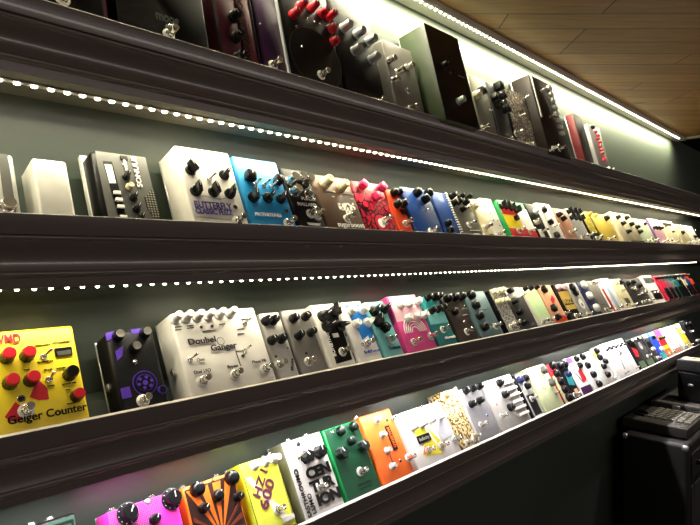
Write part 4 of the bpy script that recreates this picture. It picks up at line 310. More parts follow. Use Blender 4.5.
{'sh': 4, 'label': 'largest white pedal on the bottom shelf, with tiny black knobs and a twig drawing', 'x': 2.0943, 'w': 0.2264, 'l': 0.14, 't': 0.05, 'c': 'white', 'art': None, 'n': 'effects_pedal', 'cat': 'effects pedal', 'm': 0, 'g': None, 'br': 0.004, 'face': None, 'e': [['k', 0.0226, 0.112, 0.0045, 0.01, 'round', 'black', 0], ['k', 0.0453, 0.1169, 0.0045, 0.01, 'round', 'black', 0], ['k', 0.0679, 0.112, 0.0045, 0.01, 'round', 'black', 0], ['k', 0.0905, 0.1169, 0.0045, 0.01, 'round', 'black', 0], ['k', 0.1132, 0.112, 0.0045, 0.01, 'round', 'black', 0], ['k', 0.1358, 0.1169, 0.0045, 0.01, 'round', 'black', 0], ['k', 0.1585, 0.112, 0.0045, 0.01, 'round', 'black', 0], ['k', 0.1811, 0.1169, 0.0045, 0.01, 'round', 'black', 0], ['k', 0.2037, 0.112, 0.0045, 0.01, 'round', 'black', 0], ['p', [[0.0951, 0.0588], [0.1019, 0.0588], [0.1403, 0.0924], [0.1358, 0.0952]], 'dgrey', 'printed_twig'], ['p', [[0.1132, 0.084], [0.1177, 0.0798], [0.1585, 0.0868], [0.1585, 0.0896]], 'dgrey', 'printed_twig'], ['p', [[0.0951, 0.0588], [0.0996, 0.0588], [0.0905, 0.028], [0.086, 0.028]], 'dgrey', 'printed_twig'], ['p', [[0.1132, 0.1036], [0.1087, 0.1008], [0.1358, 0.0868], [0.1381, 0.0896]], 'dgrey', 'printed_twig'], ['t', 0.0679, 0.014, 0.3], ['t', 0.1924, 0.0168, 0.3]]},
{'sh': 4, 'label': 'black pedal with a red and white figure print and green base', 'x': 2.3554, 'w': 0.0798, 'l': 0.13, 't': 0.042, 'c': 'black', 'art': None, 'n': 'effects_pedal', 'cat': 'effects pedal', 'm': 0, 'g': None, 'br': 0.004, 'face': None, 'e': [['p', [[0.012, 0.0546], [0.0479, 0.0494], [0.0638, 0.078], [0.0239, 0.0936]], 'redink', 'printed_figure'], ['p', [[0.008, 0.0065], [0.0718, 0.0065], [0.0718, 0.0325], [0.008, 0.0325]], 'mossgreen', 'printed_block'], ['k', 0.012, 0.117, 0.007, 0.018, 'round', 'black', 0], ['k', 0.0303, 0.117, 0.007, 0.018, 'round', 'white', 0], ['k', 0.0487, 0.117, 0.007, 0.018, 'round', 'black', 0], ['k', 0.067, 0.117, 0.007, 0.018, 'round', 'white', 0]]},
{'sh': 4, 'label': 'grey and black pedal with a pale moon print and mossy green base', 'x': 2.444, 'w': 0.0885, 'l': 0.13, 't': 0.042, 'c': 'dgrey2', 'art': None, 'n': 'effects_pedal', 'cat': 'effects pedal', 'm': 0, 'g': None, 'br': 0.004, 'face': None, 'e': [['c', 0.4, 0.68, 0.016, 'lgrey', 'printed_moon'], ['p', [[0.0089, 0.0065], [0.0797, 0.0065], [0.0797, 0.0286], [0.0089, 0.0286]], 'mossgreen', 'printed_block'], ['k', 0.0133, 0.117, 0.007, 0.018, 'round', 'black', 0], ['k', 0.0336, 0.117, 0.007, 0.018, 'round', 'white', 0], ['k', 0.054, 0.117, 0.007, 0.018, 'round', 'black', 0], ['k', 0.0744, 0.117, 0.007, 0.018, 'round', 'white', 0], ['f', 0.0443, 0.039]]},
{'sh': 4, 'label': 'dark pedal with pale knobs and an aqua top corner, left of the strong blue one', 'x': 2.542, 'w': 0.08, 'l': 0.13, 't': 0.042, 'c': 'dgrey2', 'art': None, 'n': 'effects_pedal', 'cat': 'effects pedal', 'm': 0, 'g': None, 'br': 0.004, 'face': None, 'e': [['p', [[0.04, 0.1105], [0.0784, 0.1105], [0.0784, 0.1274], [0.04, 0.1274]], 'aqua', 'printed_block'], ['p', [[0.016, 0.065], [0.064, 0.065], [0.064, 0.0936], [0.016, 0.0936]], 'black', 'printed_block'], ['k', 0.016, 0.1144, 0.009, 0.016, 'round', 'white', 0], ['k', 0.04, 0.0585, 0.009, 0.012, 'round', 'white', 0], ['f', 0.04, 0.0195]]},
{'sh': 4, 'label': 'strong blue pedal with an aqua lower face', 'x': 2.6291, 'w': 0.0845, 'l': 0.13, 't': 0.042, 'c': 'rblue', 'art': None, 'n': 'effects_pedal', 'cat': 'effects pedal', 'm': 0, 'g': None, 'br': 0.004, 'face': None, 'e': [['p', [[0.0084, 0.0039], [0.0802, 0.0039], [0.0802, 0.0325], [0.0084, 0.0325]], 'teal2', 'printed_block'], ['p', [[0.0084, 0.1105], [0.0802, 0.1105], [0.0802, 0.1274], [0.0084, 0.1274]], 'aqua', 'printed_block'], ['k', 0.0507, 0.0455, 0.011, 0.012, 'round', 'white', 0], ['k', 0.0338, 0.1014, 0.009, 0.012, 'round', 'black', 0]]},
{'sh': 4, 'label': 'pedal banded pink, red and orange from top to bottom', 'x': 2.7211, 'w': 0.0798, 'l': 0.13, 't': 0.042, 'c': 'orange2', 'art': None, 'n': 'effects_pedal', 'cat': 'effects pedal', 'm': 0, 'g': None, 'br': 0.004, 'face': None, 'e': [['p', [[0.0024, 0.0988], [0.0774, 0.0988], [0.0774, 0.1274], [0.0024, 0.1274]], 'hotpink', 'printed_band'], ['p', [[0.0024, 0.0546], [0.0774, 0.0546], [0.0774, 0.0806], [0.0024, 0.0806]], 'redink', 'printed_band'], ['p', [[0.0024, 0.039], [0.0774, 0.039], [0.0774, 0.0546], [0.0024, 0.0546]], 'yellow', 'printed_band'], ['k', 0.016, 0.0884, 0.007, 0.012, 'round', 'black', 0], ['k', 0.0399, 0.0884, 0.007, 0.012, 'round', 'black', 0], ['k', 0.0639, 0.0884, 0.007, 0.012, 'round', 'black', 0], ['f', 0.0399, 0.0156]]},
{'sh': 4, 'label': 'white pedal with a brown foot and faint purple lines', 'x': 2.8088, 'w': 0.1361, 'l': 0.13, 't': 0.042, 'c': 'white', 'art': None, 'n': 'effects_pedal', 'cat': 'effects pedal', 'm': 0, 'g': None, 'br': 0.004, 'face': None, 'e': [['p', [[0.0068, 0.0039], [0.1292, 0.0039], [0.1292, 0.026], [0.0068, 0.026]], 'salmon', 'printed_band'], ['p', [[0.0408, 0.0676], [0.1088, 0.078], [0.1088, 0.0832], [0.0408, 0.0728]], 'purple', 'printed_line'], ['p', [[0.0408, 0.039], [0.049, 0.039], [0.049, 0.0728], [0.0408, 0.0728]], 'purple', 'printed_line'], ['t', 0.0408, 0.1144, 0.4], ['t', 0.0816, 0.1144, 0.4]]},
{'sh': 4, 'label': 'small white pedal with two chrome toggles, left of the yellow and white one', 'x': 2.9636, 'w': 0.0684, 'l': 0.13, 't': 0.042, 'c': 'offwhite', 'art': None, 'n': 'effects_pedal', 'cat': 'effects pedal', 'm': 0, 'g': None, 'br': 0.004, 'face': None, 'e': [['t', 0.0205, 0.104, 0.4], ['t', 0.0478, 0.104, 0.4], ['f', 0.0342, 0.0195], ['p', [[0.0034, 0.0039], [0.0649, 0.0039], [0.0649, 0.026], [0.0034, 0.026]], 'lgrey', 'printed_band']]},
{'sh': 4, 'label': 'yellow and white pedal near the right end of the bottom shelf', 'x': 3.0409, 'w': 0.0769, 'l': 0.13, 't': 0.042, 'c': 'yellow2', 'art': None, 'n': 'effects_pedal', 'cat': 'effects pedal', 'm': 0, 'g': None, 'br': 0.004, 'face': None, 'e': [['p', [[0.0023, 0.0039], [0.0746, 0.0039], [0.0746, 0.039], [0.0023, 0.039]], 'mustard', 'printed_band'], ['p', [[0.0023, 0.104], [0.0746, 0.104], [0.0746, 0.1274], [0.0023, 0.1274]], 'white', 'printed_band'], ['k', 0.0384, 0.078, 0.009, 0.012, 'round', 'white', 0], ['f', 0.0384, 0.0156]]},
{'sh': 4, 'label': 'black pedal with dark knobs, last at the right end of the bottom shelf', 'x': 3.119, 'w': 0.163, 'l': 0.135, 't': 0.05, 'c': 'black', 'art': None, 'n': 'effects_pedal', 'cat': 'effects pedal', 'm': 0, 'g': None, 'br': 0.004, 'face': None, 'e': [['k', 0.0489, 0.108, 0.012, 0.016, 'dome', 'black', 0], ['k', 0.1141, 0.108, 0.012, 0.016, 'dome', 'black', 0], ['k', 0.0815, 0.0675, 0.01, 0.014, 'chrome', 'chrome', 0], ['f', 0.0815, 0.0203]]},
{'sh': 1, 'label': 'black pedal with a thin wine-red stripe, far left on the top shelf', 'x': 0.1816, 'w': 0.1133, 'l': 0.22, 't': 0.055, 'c': 'black', 'art': None, 'n': 'effects_pedal', 'cat': 'effects pedal', 'm': 0, 'g': None, 'br': 0.004, 'face': None, 'e': [['p', [[0.1054, 0.0], [0.1099, 0.0], [0.1099, 0.22], [0.1054, 0.22]], 'wine', 'printed_stripe'], ['k', 0.0567, 0.165, 0.012, 0.018, 'round', 'black', 0], ['f', 0.0567, 0.0264]]},
{'sh': 1, 'label': 'large black pedal with a small grey wordmark, second from the left on the top shelf', 'x': 0.3025, 'w': 0.1379, 'l': 0.22, 't': 0.055, 'c': 'black', 'art': None, 'n': 'effects_pedal', 'cat': 'effects pedal', 'm': 0, 'g': None, 'br': 0.003, 'face': None, 'e': [['x', 'moog', 0.0557, 0.0401, 0.016, 0, 'dgrey', 0.034], ['l', 0.0754, 0.0311, 'dgrey', 0.007], ['f', 0.0714, 0.0213], ['k', 0.0414, 0.165, 0.012, 0.018, 'round', 'black', 0], ['k', 0.0965, 0.165, 0.012, 0.018, 'round', 'black', 0]]},
{'sh': 1, 'label': 'wine-red pedal with a column of three black knobs', 'x': 0.4578, 'w': 0.0443, 'l': 0.225, 't': 0.05, 'c': 'wine', 'art': None, 'n': 'effects_pedal', 'cat': 'effects pedal', 'm': 0, 'g': None, 'br': 0.004, 'face': None, 'e': [['k', 0.0333, 0.0896, 0.009, 0.017, 'round', 'black', 0], ['k', 0.0313, 0.0535, 0.009, 0.017, 'round', 'black', 0], ['k', 0.029, 0.0187, 0.009, 0.017, 'round', 'black', 0], ['p', [[0.0009, 0.0], [0.0053, 0.0], [0.0053, 0.225], [0.0009, 0.225]], 'black', 'side_strip']]},
{'sh': 1, 'label': 'thin dark red pedal with faint upright lettering between two wider ones', 'x': 0.5058, 'w': 0.0255, 'l': 0.22, 't': 0.05, 'c': 'dred', 'art': None, 'n': 'effects_pedal', 'cat': 'effects pedal', 'm': 0, 'g': None, 'br': 0.004, 'face': None, 'e': [['x', 'MOOGERFOOGER', 0.0089, 0.022, 0.012, 90, 'black'], ['b', 'edge_rail', 0.0235, 0.0, 0.0255, 0.22, 0.002, 'black']]},
{'sh': 1, 'label': 'dark purple pedal with one footswitch and a silver edge rail', 'x': 0.5381, 'w': 0.0508, 'l': 0.225, 't': 0.05, 'c': 'dpurple', 'art': None, 'n': 'effects_pedal', 'cat': 'effects pedal', 'm': 0, 'g': None, 'br': 0.004, 'face': None, 'e': [['f', 0.0183, 0.0263], ['b', 'edge_rail', 0.0473, 0.0, 0.0508, 0.225, 0.005, 'silver2'], ['l', 0.006, 0.096, 'chrome', 0.002]]},
{'sh': 1, 'label': 'large black pedal with seven red knobs and a pale line drawing', 'x': 0.5943, 'w': 0.1227, 'l': 0.235, 't': 0.05, 'c': 'black', 'art': None, 'n': 'effects_pedal', 'cat': 'effects pedal', 'm': 0, 'g': None, 'br': 0.004, 'face': None, 'e': [['k', 0.0423, 0.1576, 0.0085, 0.02, 'round', 'red', 0], ['k', 0.0723, 0.1662, 0.0085, 0.02, 'round', 'red', 0], ['k', 0.0965, 0.1634, 0.0085, 0.02, 'round', 'red', 0], ['k', 0.1155, 0.1632, 0.0085, 0.02, 'round', 'red', 0], ['k', 0.0234, 0.1365, 0.0085, 0.02, 'round', 'red', 0], ['k', 0.1149, 0.1388, 0.0092, 0.014, 'round', 'red', 0], ['k', 0.1149, 0.1129, 0.0092, 0.014, 'round', 'red', 0], ['l', 0.0604, 0.1407, 'chrome', 0.002], ['l', 0.0754, 0.1412, 'chrome', 0.002], ['l', 0.0902, 0.1415, 'chrome', 0.002], ['l', 0.1034, 0.1412, 'chrome', 0.002], ['l', 0.0289, 0.1169, 'chrome', 0.0022], ['l', 0.0322, 0.0797, 'chrome', 0.0022], ['f', 0.0667, 0.0345], ['c', 0.52, 0.28, 0.06, 'dimline', 'printed_ring'], ['c', 0.52, 0.28, 0.058, 'black', 'printed_ring']]},
{'sh': 1, 'label': 'black pedal with five silver knobs in two columns', 'x': 0.7248, 'w': 0.1132, 'l': 0.22, 't': 0.05, 'c': 'black', 'art': None, 'n': 'effects_pedal', 'cat': 'effects pedal', 'm': 0, 'g': None, 'br': 0.004, 'face': None, 'e': [['k', 0.0245, 0.1547, 0.01, 0.022, 'chrome', 'satin', 0], ['k', 0.0607, 0.1529, 0.01, 0.022, 'chrome', 'satin', 0], ['k', 0.0427, 0.1119, 0.01, 0.02, 'chrome', 'satin', 0], ['k', 0.0928, 0.1463, 0.01, 0.022, 'chrome', 'satin', 0], ['k', 0.0886, 0.1061, 0.01, 0.022, 'chrome', 'satin', 0], ['f', 0.079, 0.0137]]},
{'sh': 1, 'label': 'worn grey metal pedal with four shiny round knobs', 'x': 0.8717, 'w': 0.1005, 'l': 0.175, 't': 0.05, 'c': 'graymetal2', 'art': None, 'n': 'effects_pedal', 'cat': 'effects pedal', 'm': 0.4, 'g': None, 'br': 0.004, 'face': None, 'e': [['k', 0.0068, 0.1223, 0.008, 0.02, 'chrome', 'chrome', 0], ['k', 0.0276, 0.1015, 0.008, 0.02, 'chrome', 'chrome', 0], ['k', 0.0661, 0.1224, 0.008, 0.02, 'chrome', 'chrome', 0], ['k', 0.0081, 0.0788, 0.008, 0.016, 'chrome', 'chrome', 0], ['f', 0.0449, 0.0234], ['l', 0.0534, 0.0675, 'dgrey', 0.006]]},
{'sh': 1, 'label': 'tall box with olive green sides and a black front with two dark knobs', 'x': 0.9911, 'w': 0.1353, 'l': 0.235, 't': 0.075, 'c': 'olive', 'art': None, 'n': 'boxed_effect', 'cat': 'effect unit', 'm': 0, 'g': None, 'br': 0.002, 'face': None, 'e': [['p', [[0.0014, 0.0024], [0.1339, 0.0024], [0.1339, 0.2326], [0.0014, 0.2326]], 'black', 'front_plate'], ['k', 0.0346, 0.1352, 0.009, 0.016, 'round', 'black', 0], ['k', 0.0664, 0.0564, 0.009, 0.018, 'chrome', 'satin', 0], ['l', 0.0618, 0.1252, 'red', 0.0025], ['b', 'legend', 0.0945, 0.1267, 0.1209, 0.1399, 0.0006, 'offwhite']]},
{'sh': 1, 'label': 'grey-green metal pedal with a cream knob and a black one, right of the olive box', 'x': 1.207, 'w': 0.0821, 'l': 0.185, 't': 0.045, 'c': 'graymetal', 'art': None, 'n': 'effects_pedal', 'cat': 'effects pedal', 'm': 0.3, 'g': None, 'br': 0.004, 'face': None, 'e': [['k', 0.0093, 0.1224, 0.011, 0.018, 'round', 'cream', 0], ['k', 0.0364, 0.138, 0.01, 0.018, 'square', 'black', 0], ['f', 0.006, 0.0343], ['b', 'legend', 0.0666, 0.096, 0.0719, 0.099, 0.0008, 'white'], ['b', 'legend', 0.0801, 0.0973, 0.0821, 0.1003, 0.0008, 'white']]},
{'sh': 1, 'label': 'dark pedal topped by five big square black knobs', 'x': 1.2941, 'w': 0.0789, 'l': 0.185, 't': 0.045, 'c': 'dgrey2', 'art': None, 'n': 'effects_pedal', 'cat': 'effects pedal', 'm': 0, 'g': None, 'br': 0.004, 'face': None, 'e': [['k', 0.0439, 0.1712, 0.0125, 0.022, 'square', 'black', 0], ['k', 0.0076, 0.134, 0.009, 0.018, 'square', 'black', 0], ['k', 0.0573, 0.1479, 0.009, 0.018, 'square', 'black', 0], ['k', 0.0246, 0.1162, 0.01, 0.018, 'square', 'black', 0], ['k', 0.057, 0.109, 0.011, 0.02, 'square', 'black', 0], ['l', 0.0569, 0.1627, 'chrome', 0.003], ['l', 0.0729, 0.1409, 'chrome', 0.003], ['f', 0.0316, 0.0185]]},
{'sh': 1, 'label': 'dark brown pedal with a white maze drawing and slanting silver toggles', 'x': 1.3813, 'w': 0.1256, 'l': 0.19, 't': 0.045, 'c': 'black', 'art': None, 'n': 'effects_pedal', 'cat': 'effects pedal', 'm': 0, 'g': None, 'br': 0.004, 'face': None, 'e': [['p', [[0.005, 0.0038], [0.1206, 0.0038], [0.1206, 0.1862], [0.005, 0.1862]], 'mazedark', 'printed_maze'], ['t', 0.0619, 0.111, 1.1], ['t', 0.1157, 0.1773, 1.1], ['f', 0.006, 0.0482], ['f', 0.0586, 0.022], ['l', 0.0671, 0.1664, 'gold', 0.003]]},
{'sh': 1, 'label': 'big brown-black unit with a column of white sliders and long silver switches', 'x': 1.5081, 'w': 0.1516, 'l': 0.25, 't': 0.06, 'c': 'umber', 'art': None, 'n': 'sliding_control_unit', 'cat': 'effect unit', 'm': 0, 'g': None, 'br': 0.004, 'face': None, 'e': [['b', 'slider', 0.1061, 0.075, 0.1303, 0.0838, 0.008, 'white'], ['b', 'slider', 0.1061, 0.0963, 0.1303, 0.105, 0.008, 'white'], ['b', 'slider', 0.1061, 0.1175, 0.1303, 0.1263, 0.008, 'white'], ['b', 'slider', 0.1061, 0.1387, 0.1303, 0.1475, 0.008, 'white'], ['b', 'slider', 0.1061, 0.16, 0.1303, 0.1688, 0.008, 'white'], ['b', 'slider', 0.1061, 0.1813, 0.1303, 0.19, 0.008, 'white'], ['b', 'slider', 0.1061, 0.2025, 0.1303, 0.2112, 0.008, 'white'], ['b', 'slider', 0.1061, 0.2238, 0.1303, 0.2325, 0.008, 'white'], ['b', 'silver_strip', 0.0076, 0.1125, 0.0136, 0.245, 0.002, 'silver'], ['t', 0.0659, 0.1242, 1.3], ['t', 0.006, 0.009, 1.3], ['t', 0.053, 0.205, 1.3], ['l', 0.1364, 0.225, 'dgrey', 0.004], ['l', 0.1364, 0.075, 'dgrey', 0.004], ['f', 0.0303, 0.02], ['f', 0.0758, 0.025]]},
{'sh': 1, 'label': 'narrow upright unit with a bright red side and black front', 'x': 1.8825, 'w': 0.0736, 'l': 0.215, 't': 0.03, 'c': 'redside', 'art': None, 'n': 'boxed_effect', 'cat': 'effect unit', 'm': 0, 'g': None, 'br': 0.004, 'face': None, 'e': [['p', [[0.0022, 0.0022], [0.0729, 0.0022], [0.0729, 0.2128], [0.0022, 0.2128]], 'black', 'front_plate']]},
{'sh': 1, 'label': 'silver pedal with a wavy column of small red knobs', 'x': 1.9627, 'w': 0.1127, 'l': 0.185, 't': 0.045, 'c': 'silver2', 'art': None, 'n': 'effects_pedal', 'cat': 'effects pedal', 'm': 0.3, 'g': None, 'br': 0.004, 'face': None, 'e': [['k', 0.0507, 0.0518, 0.006, 0.01, 'round', 'red', 0], ['k', 0.062, 0.0651, 0.006, 0.01, 'round', 'red', 0], ['k', 0.0507, 0.0784, 0.006, 0.01, 'round', 'red', 0], ['k', 0.062, 0.0918, 0.006, 0.01, 'round', 'red', 0], ['k', 0.0507, 0.1051, 0.006, 0.01, 'round', 'red', 0], ['k', 0.062, 0.1184, 0.006, 0.01, 'round', 'red', 0], ['k', 0.0507, 0.1317, 0.006, 0.01, 'round', 'red', 0], ['k', 0.062, 0.145, 0.006, 0.01, 'round', 'red', 0], ['k', 0.0507, 0.1584, 0.006, 0.01, 'round', 'red', 0], ['k', 0.0282, 0.1721, 0.008, 0.012, 'square', 'black', 0], ['f', 0.0338, 0.013], ['f', 0.0789, 0.0148]]}
]

CLS = {'p': 0}
def build_pedal(p):
    sh, W, L, T = p['sh'], p['w'], p['l'], p['t']
    th = math.radians(LEAN[sh])
    ybb = .747 if sh > 1 else min(.765, .817-L*math.sin(th))
    root = bpy.data.objects.new(p['n'], None); C.objects.link(root)
    root.empty_display_size = .02
    root.location = (p['x'], ybb, LIP[sh]-FLOOR_DROP); root.rotation_euler = (-th, 0, 0)
    root['label'] = p['label']; root['category'] = p['cat']
    if p['g']: root['group'] = p['g']
    # local frame: x across, z up the face, face plane at y=-T, back at y=0
    bm = bmesh.new(); box_bm(bm, (0, -T, 0), (W, -.0025, L), min(p['br'], W*.2), 3)
    # lid tapers slightly towards the face as on a die-cast box
    for v in bm.verts:
        k = (-v.co.y)/T
        v.co.x += (W/2-v.co.x)*.035*k; v.co.z += (L/2-v.co.z)*.02*k
    link_obj('body', new_mesh('body', bm, body_mat(p['c'], p['m'], p['art'])), root)
    link_obj('base_plate', box_mesh('base_plate', (.0008, -.0025, 0), (W-.0008, 0, L), mat('satin'), .0006, 1), root)
    if sh > 1 or True:
        # four lid screws' heads on the face corners belong to the face of the bigger ones
        pass
    c = foot_meshes(); f = -T; lay = [0]
    def up():
        lay[0] += 1; return .00025*lay[0]
    for e in p['e']:
        k = e[0]
        if k == 'k':
            o = link_obj('knob', knob_mesh(e[3], e[4], e[5], e[6]), root, (e[1], f-.0002, e[2]), (PI/2, e[7] if e[7] else random.uniform(-.9, .9), 0))
        elif k == 'f':
            o = link_obj('footswitch', c['foot'], root, (e[1], f, e[2]), UP); link_obj('button', c['footb'], o)
        elif k == 't':
            o = link_obj('toggle_switch', c['tog'], root, (e[1], f, e[2]), UP)
            link_obj('lever', c['bat'], o, (0, 0, .0042), (-.25, e[3]*.55, 0))
        elif k == 'l':
            link_obj('indicator_lamp', lamp_mesh(e[4] if len(e) > 4 else .003, e[3]), root, (e[1], f, e[2]), UP)
        elif k == 'x':
            me = text_mesh(e[1], e[4], e[6], len(e) > 8)
            xs = [v.co.x for v in me.vertices]; lo, hi = min(xs), max(xs)
            lim = (W-e[2]-.002) if e[5] == 0 else (L-e[3]-.003 if e[5] > 0 else e[3]-.003)
            want = e[7] if len(e) > 7 else min(hi-lo, lim)
            for v in me.vertices: v.co.x = (v.co.x-lo)*want/(hi-lo)
            link_obj('lettering', me, root, (e[2], f-.0016, e[3]), (PI/2, -math.radians(e[5]), 0))
        elif k == 'p':
            bm = bmesh.new(); pts = [(min(max(x, .0008), W-.0008), min(max(z, .0008), L-.0008)) for x, z in e[1]]
            ar = sum(pts[i][0]*pts[(i+1) % len(pts)][1]-pts[(i+1) % len(pts)][0]*pts[i][1] for i in range(len(pts)))
            if ar < 0: pts = pts[::-1]
            extrude_poly(bm, pts, -.001, up())
            link_obj(e[3], new_mesh(e[3], bm, mat(e[2]), 0), root, (0, f, 0), UP)
        elif k == 'b':
            n, u0, v0, u1, v1, d, col = e[1:8]
            u0, u1 = sorted((u0, u1)); v0, v1 = sorted((v0, v1))
            if n == 'legend': u1 = max(u1, u0+.002); v1 = max(v1, v0+.0008); v1 = min(v1, v0+.0022)
            y1 = f-d-(0 if d > .002 else .0012)
            y0 = 0 if n == 'rim' else f+.001
            if n == 'rim': y1 = -.008
            if n == 'legend' and u1-u0 > .004:      # a line of tiny print
                bm = bmesh.new(); q = u0; rr = random.Random(int(u0*1e5))
                while q < u1-.0008:
                    w_ = rr.choice((.0009, .0012, .0016)); box_bm(bm, (q, y1, v0), (min(q+w_, u1), y0, v0+.0011)); q += w_+rr.choice((.0004, .0005, .0010))
                link_obj(n, new_mesh(n, bm, mat(col), 0), root); continue
            link_obj(n, box_mesh(n, (u0, y1, v0), (u1, y0, v1), mat(col), min(.0004, d*.3), 1), root)
        elif k == 'c':
            u, v, r, col, n = e[1:6]
            bm = bmesh.new(); lathe(bm, [(r, -.001), (r, up())], 28)
            link_obj(n, new_mesh(n, bm, mat(col)), root, (u*W, f, v*L), UP)
        elif k == 'arc':
            u, v, r, col, n = e[1:6]
            bm = bmesh.new(); N = 14; w = .0012; a0 = 0
            pin = [((r-w)*math.cos(PI*i/N), (r-w)*math.sin(PI*i/N)) for i in range(N+1)]
            pout = [((r+w)*math.cos(PI*i/N), (r+w)*math.sin(PI*i/N)) for i in range(N+1)]
            z = .0008
            for i in range(N):
                q = [bm.verts.new((*t, zz)) for zz in (0, z) for t in (pin[i], pout[i], pout[i+1], pin[i+1])]
                bm.faces.new(q[:4]); bm.faces.new(q[4:][::-1]); bm.faces.new((q[1], q[2], q[6], q[5])); bm.faces.new((q[0], q[4], q[7], q[3]))
            link_obj(n, new_mesh(n, bm, mat(col)), root, (u*W, f, v*L), UP)
        elif k == 'jt':
            link_obj('jack_socket', c['jack'], root, (e[1]*W, -T*.5, L-.0008), (0, 0, 0))
        elif k == 'js':
            link_obj('jack_socket', c['jack'], root, (.001, -T*.5, e[1]), (0, -PI/2, 0))
    return root
for p in PEDALS: build_pedal(p)

# ------------------------------------------------------------------ setting
def structure(name, me, **k):
    o = link_obj(name, me, **k); o['kind'] = 'structure'; return o
wall_m = principled('wall_paint', lin('3e453e'), .33, 0, 0, .5); wear(wall_m, lin('3e453e'), .05, 5)
b = wall_m.node_tree.nodes['Principled BSDF']
tc = nd(wall_m, 'ShaderNodeTexCoord'); nz = nd(wall_m, 'ShaderNodeTexNoise'); nz.inputs['Scale'].default_value = 350; nz.inputs['Detail'].default_value = 3
bp = nd(wall_m, 'ShaderNodeBump'); bp.inputs['Strength'].default_value = .15; bp.inputs['Distance'].default_value = .001
link(wall_m, tc.outputs['Object'], nz.inputs['Vector']); link(wall_m, nz.outputs['Fac'], bp.inputs['Height']); link(wall_m, bp.outputs[0], b.inputs['Normal'])
end_m = wear(principled('end_wall_paint', lin('0d1113'), .9, spec=.1), lin('0d1113'), .05, 5)
shelf_m = wear(principled('shelf_lacquer', lin('675e59'), .28, 0, .3), lin('675e59'), .05, 8)
under_m = wear(principled('raw_underside', lin('6a665c'), .75, spec=.2), lin('6a665c'), .08, 8)
edge_m = wear(principled('pale_shelf_paint', lin('b5aea6'), .35), lin('b5aea6'), .05, 8)
floor_m = wear(principled('dark_floor', lin('1c1a18'), .6), lin('1c1a18'), .2, 6)
structure('wall_back', box_mesh('wall_back', (X0, WALL_Y, 0), (X1+.02, WALL_Y+.1, CEIL_Z), wall_m))
structure('wall_end', box_mesh('wall_end', (X1+.021, .25, 0), (X1+.12, WALL_Y+.1, CEIL_Z), end_m))
structure('floor', box_mesh('floor', (X0, -1.8, -.1), (8, WALL_Y+.1, 0), floor_m))

# ceiling boards run at about 45 degrees to the wall, seen as level lines
ceil_m = principled('ceiling_boards', lin('7a5a34'), .5)
def setup_ceiling(m):
    b = m.node_tree.nodes['Principled BSDF']
    tc = nd(m, 'ShaderNodeTexCoord'); mp = nd(m, 'ShaderNodeMapping'); mp.inputs['Rotation'].default_value = (0, 0, math.atan2(.715, .699))
    link(m, tc.outputs['Object'], mp.inputs['Vector'])
    br = nd(m, 'ShaderNodeTexBrick'); br.offset = .37; br.offset_frequency = 3
    br.inputs['Scale'].default_value = 1; br.inputs['Brick Width'].default_value = .62; br.inputs['Row Height'].default_value = .092
    br.inputs['Mortar Size'].default_value = .0022; br.inputs['Mortar Smooth'].default_value = .3; br.inputs['Bias'].default_value = 0
    br.inputs['Color1'].default_value = (*lin('a87c40'), 1); br.inputs['Color2'].default_value = (*lin('906632'), 1); br.inputs['Mortar'].default_value = (*lin('38260f'), 1)
    link(m, mp.outputs[0], br.inputs['Vector'])
    st = nd(m, 'ShaderNodeMapping'); st.inputs['Scale'].default_value = (2.2, 26, 1); link(m, mp.outputs[0], st.inputs['Vector'])
    g = nd(m, 'ShaderNodeTexNoise'); g.inputs['Scale'].default_value = 3; g.inputs['Detail'].default_value = 5; g.inputs['Distortion'].default_value = .8
    link(m, st.outputs[0], g.inputs['Vector'])
    r = nd(m, 'ShaderNodeMapRange'); r.inputs[1].default_value = .3; r.inputs[2].default_value = .7; r.inputs[3].default_value = .72; r.inputs[4].default_value = 1.1
    link(m, g.outputs['Fac'], r.inputs[0])
    ks = nd(m, 'ShaderNodeMapping'); ks.inputs['Scale'].default_value = (3.2, 8, 1); link(m, mp.outputs[0], ks.inputs['Vector'])
    kn = nd(m, 'ShaderNodeTexVoronoi'); kn.inputs['Scale'].default_value = 1.0; link(m, ks.outputs[0], kn.inputs['Vector'])
    kr = nd(m, 'ShaderNodeMapRange'); kr.inputs[1].default_value = .05; kr.inputs[2].default_value = .11; kr.inputs[3].default_value = .35; kr.inputs[4].default_value = 1
    link(m, kn.outputs['Distance'], kr.inputs[0])
    ml = nd(m, 'ShaderNodeMath', operation='MULTIPLY'); link(m, r.outputs[0], ml.inputs[0]); link(m, kr.outputs[0], ml.inputs[1])
    sc = nd(m, 'ShaderNodeVectorMath', operation='SCALE'); link(m, br.outputs['Color'], sc.inputs[0]); link(m, ml.outputs[0], sc.inputs['Scale'])
    link(m, sc.outputs[0], b.inputs['Base Color'])
    bp = nd(m, 'ShaderNodeBump'); bp.inputs['Strength'].default_value = .5; bp.inputs['Distance'].default_value = .002; bp.invert = True
    link(m, br.outputs['Fac'], bp.inputs['Height']); link(m, bp.outputs[0], b.inputs['Normal'])
setup_ceiling(ceil_m)
structure('ceiling', box_mesh('ceiling', (X0, -1.8, CEIL_Z), (BOARDS_END, WALL_Y+.1, CEIL_Z+.1), ceil_m))
structure('trim_7', box_mesh('dark_ceiling', (BOARDS_END+.0005, -1.8, CEIL_Z), (8, WALL_Y+.1, CEIL_Z+.1), end_m))
structure('trim_1', box_mesh('trim_1', (X0, .768, CEIL_Z-.014), (BOARDS_END, WALL_Y, CEIL_Z), edge_m, .001, 1))
structure('trim_2', box_mesh('trim_2', (BOARDS_END-.02, -1.8, CEIL_Z-.010), (BOARDS_END, .766, CEIL_Z), edge_m, .001, 1))

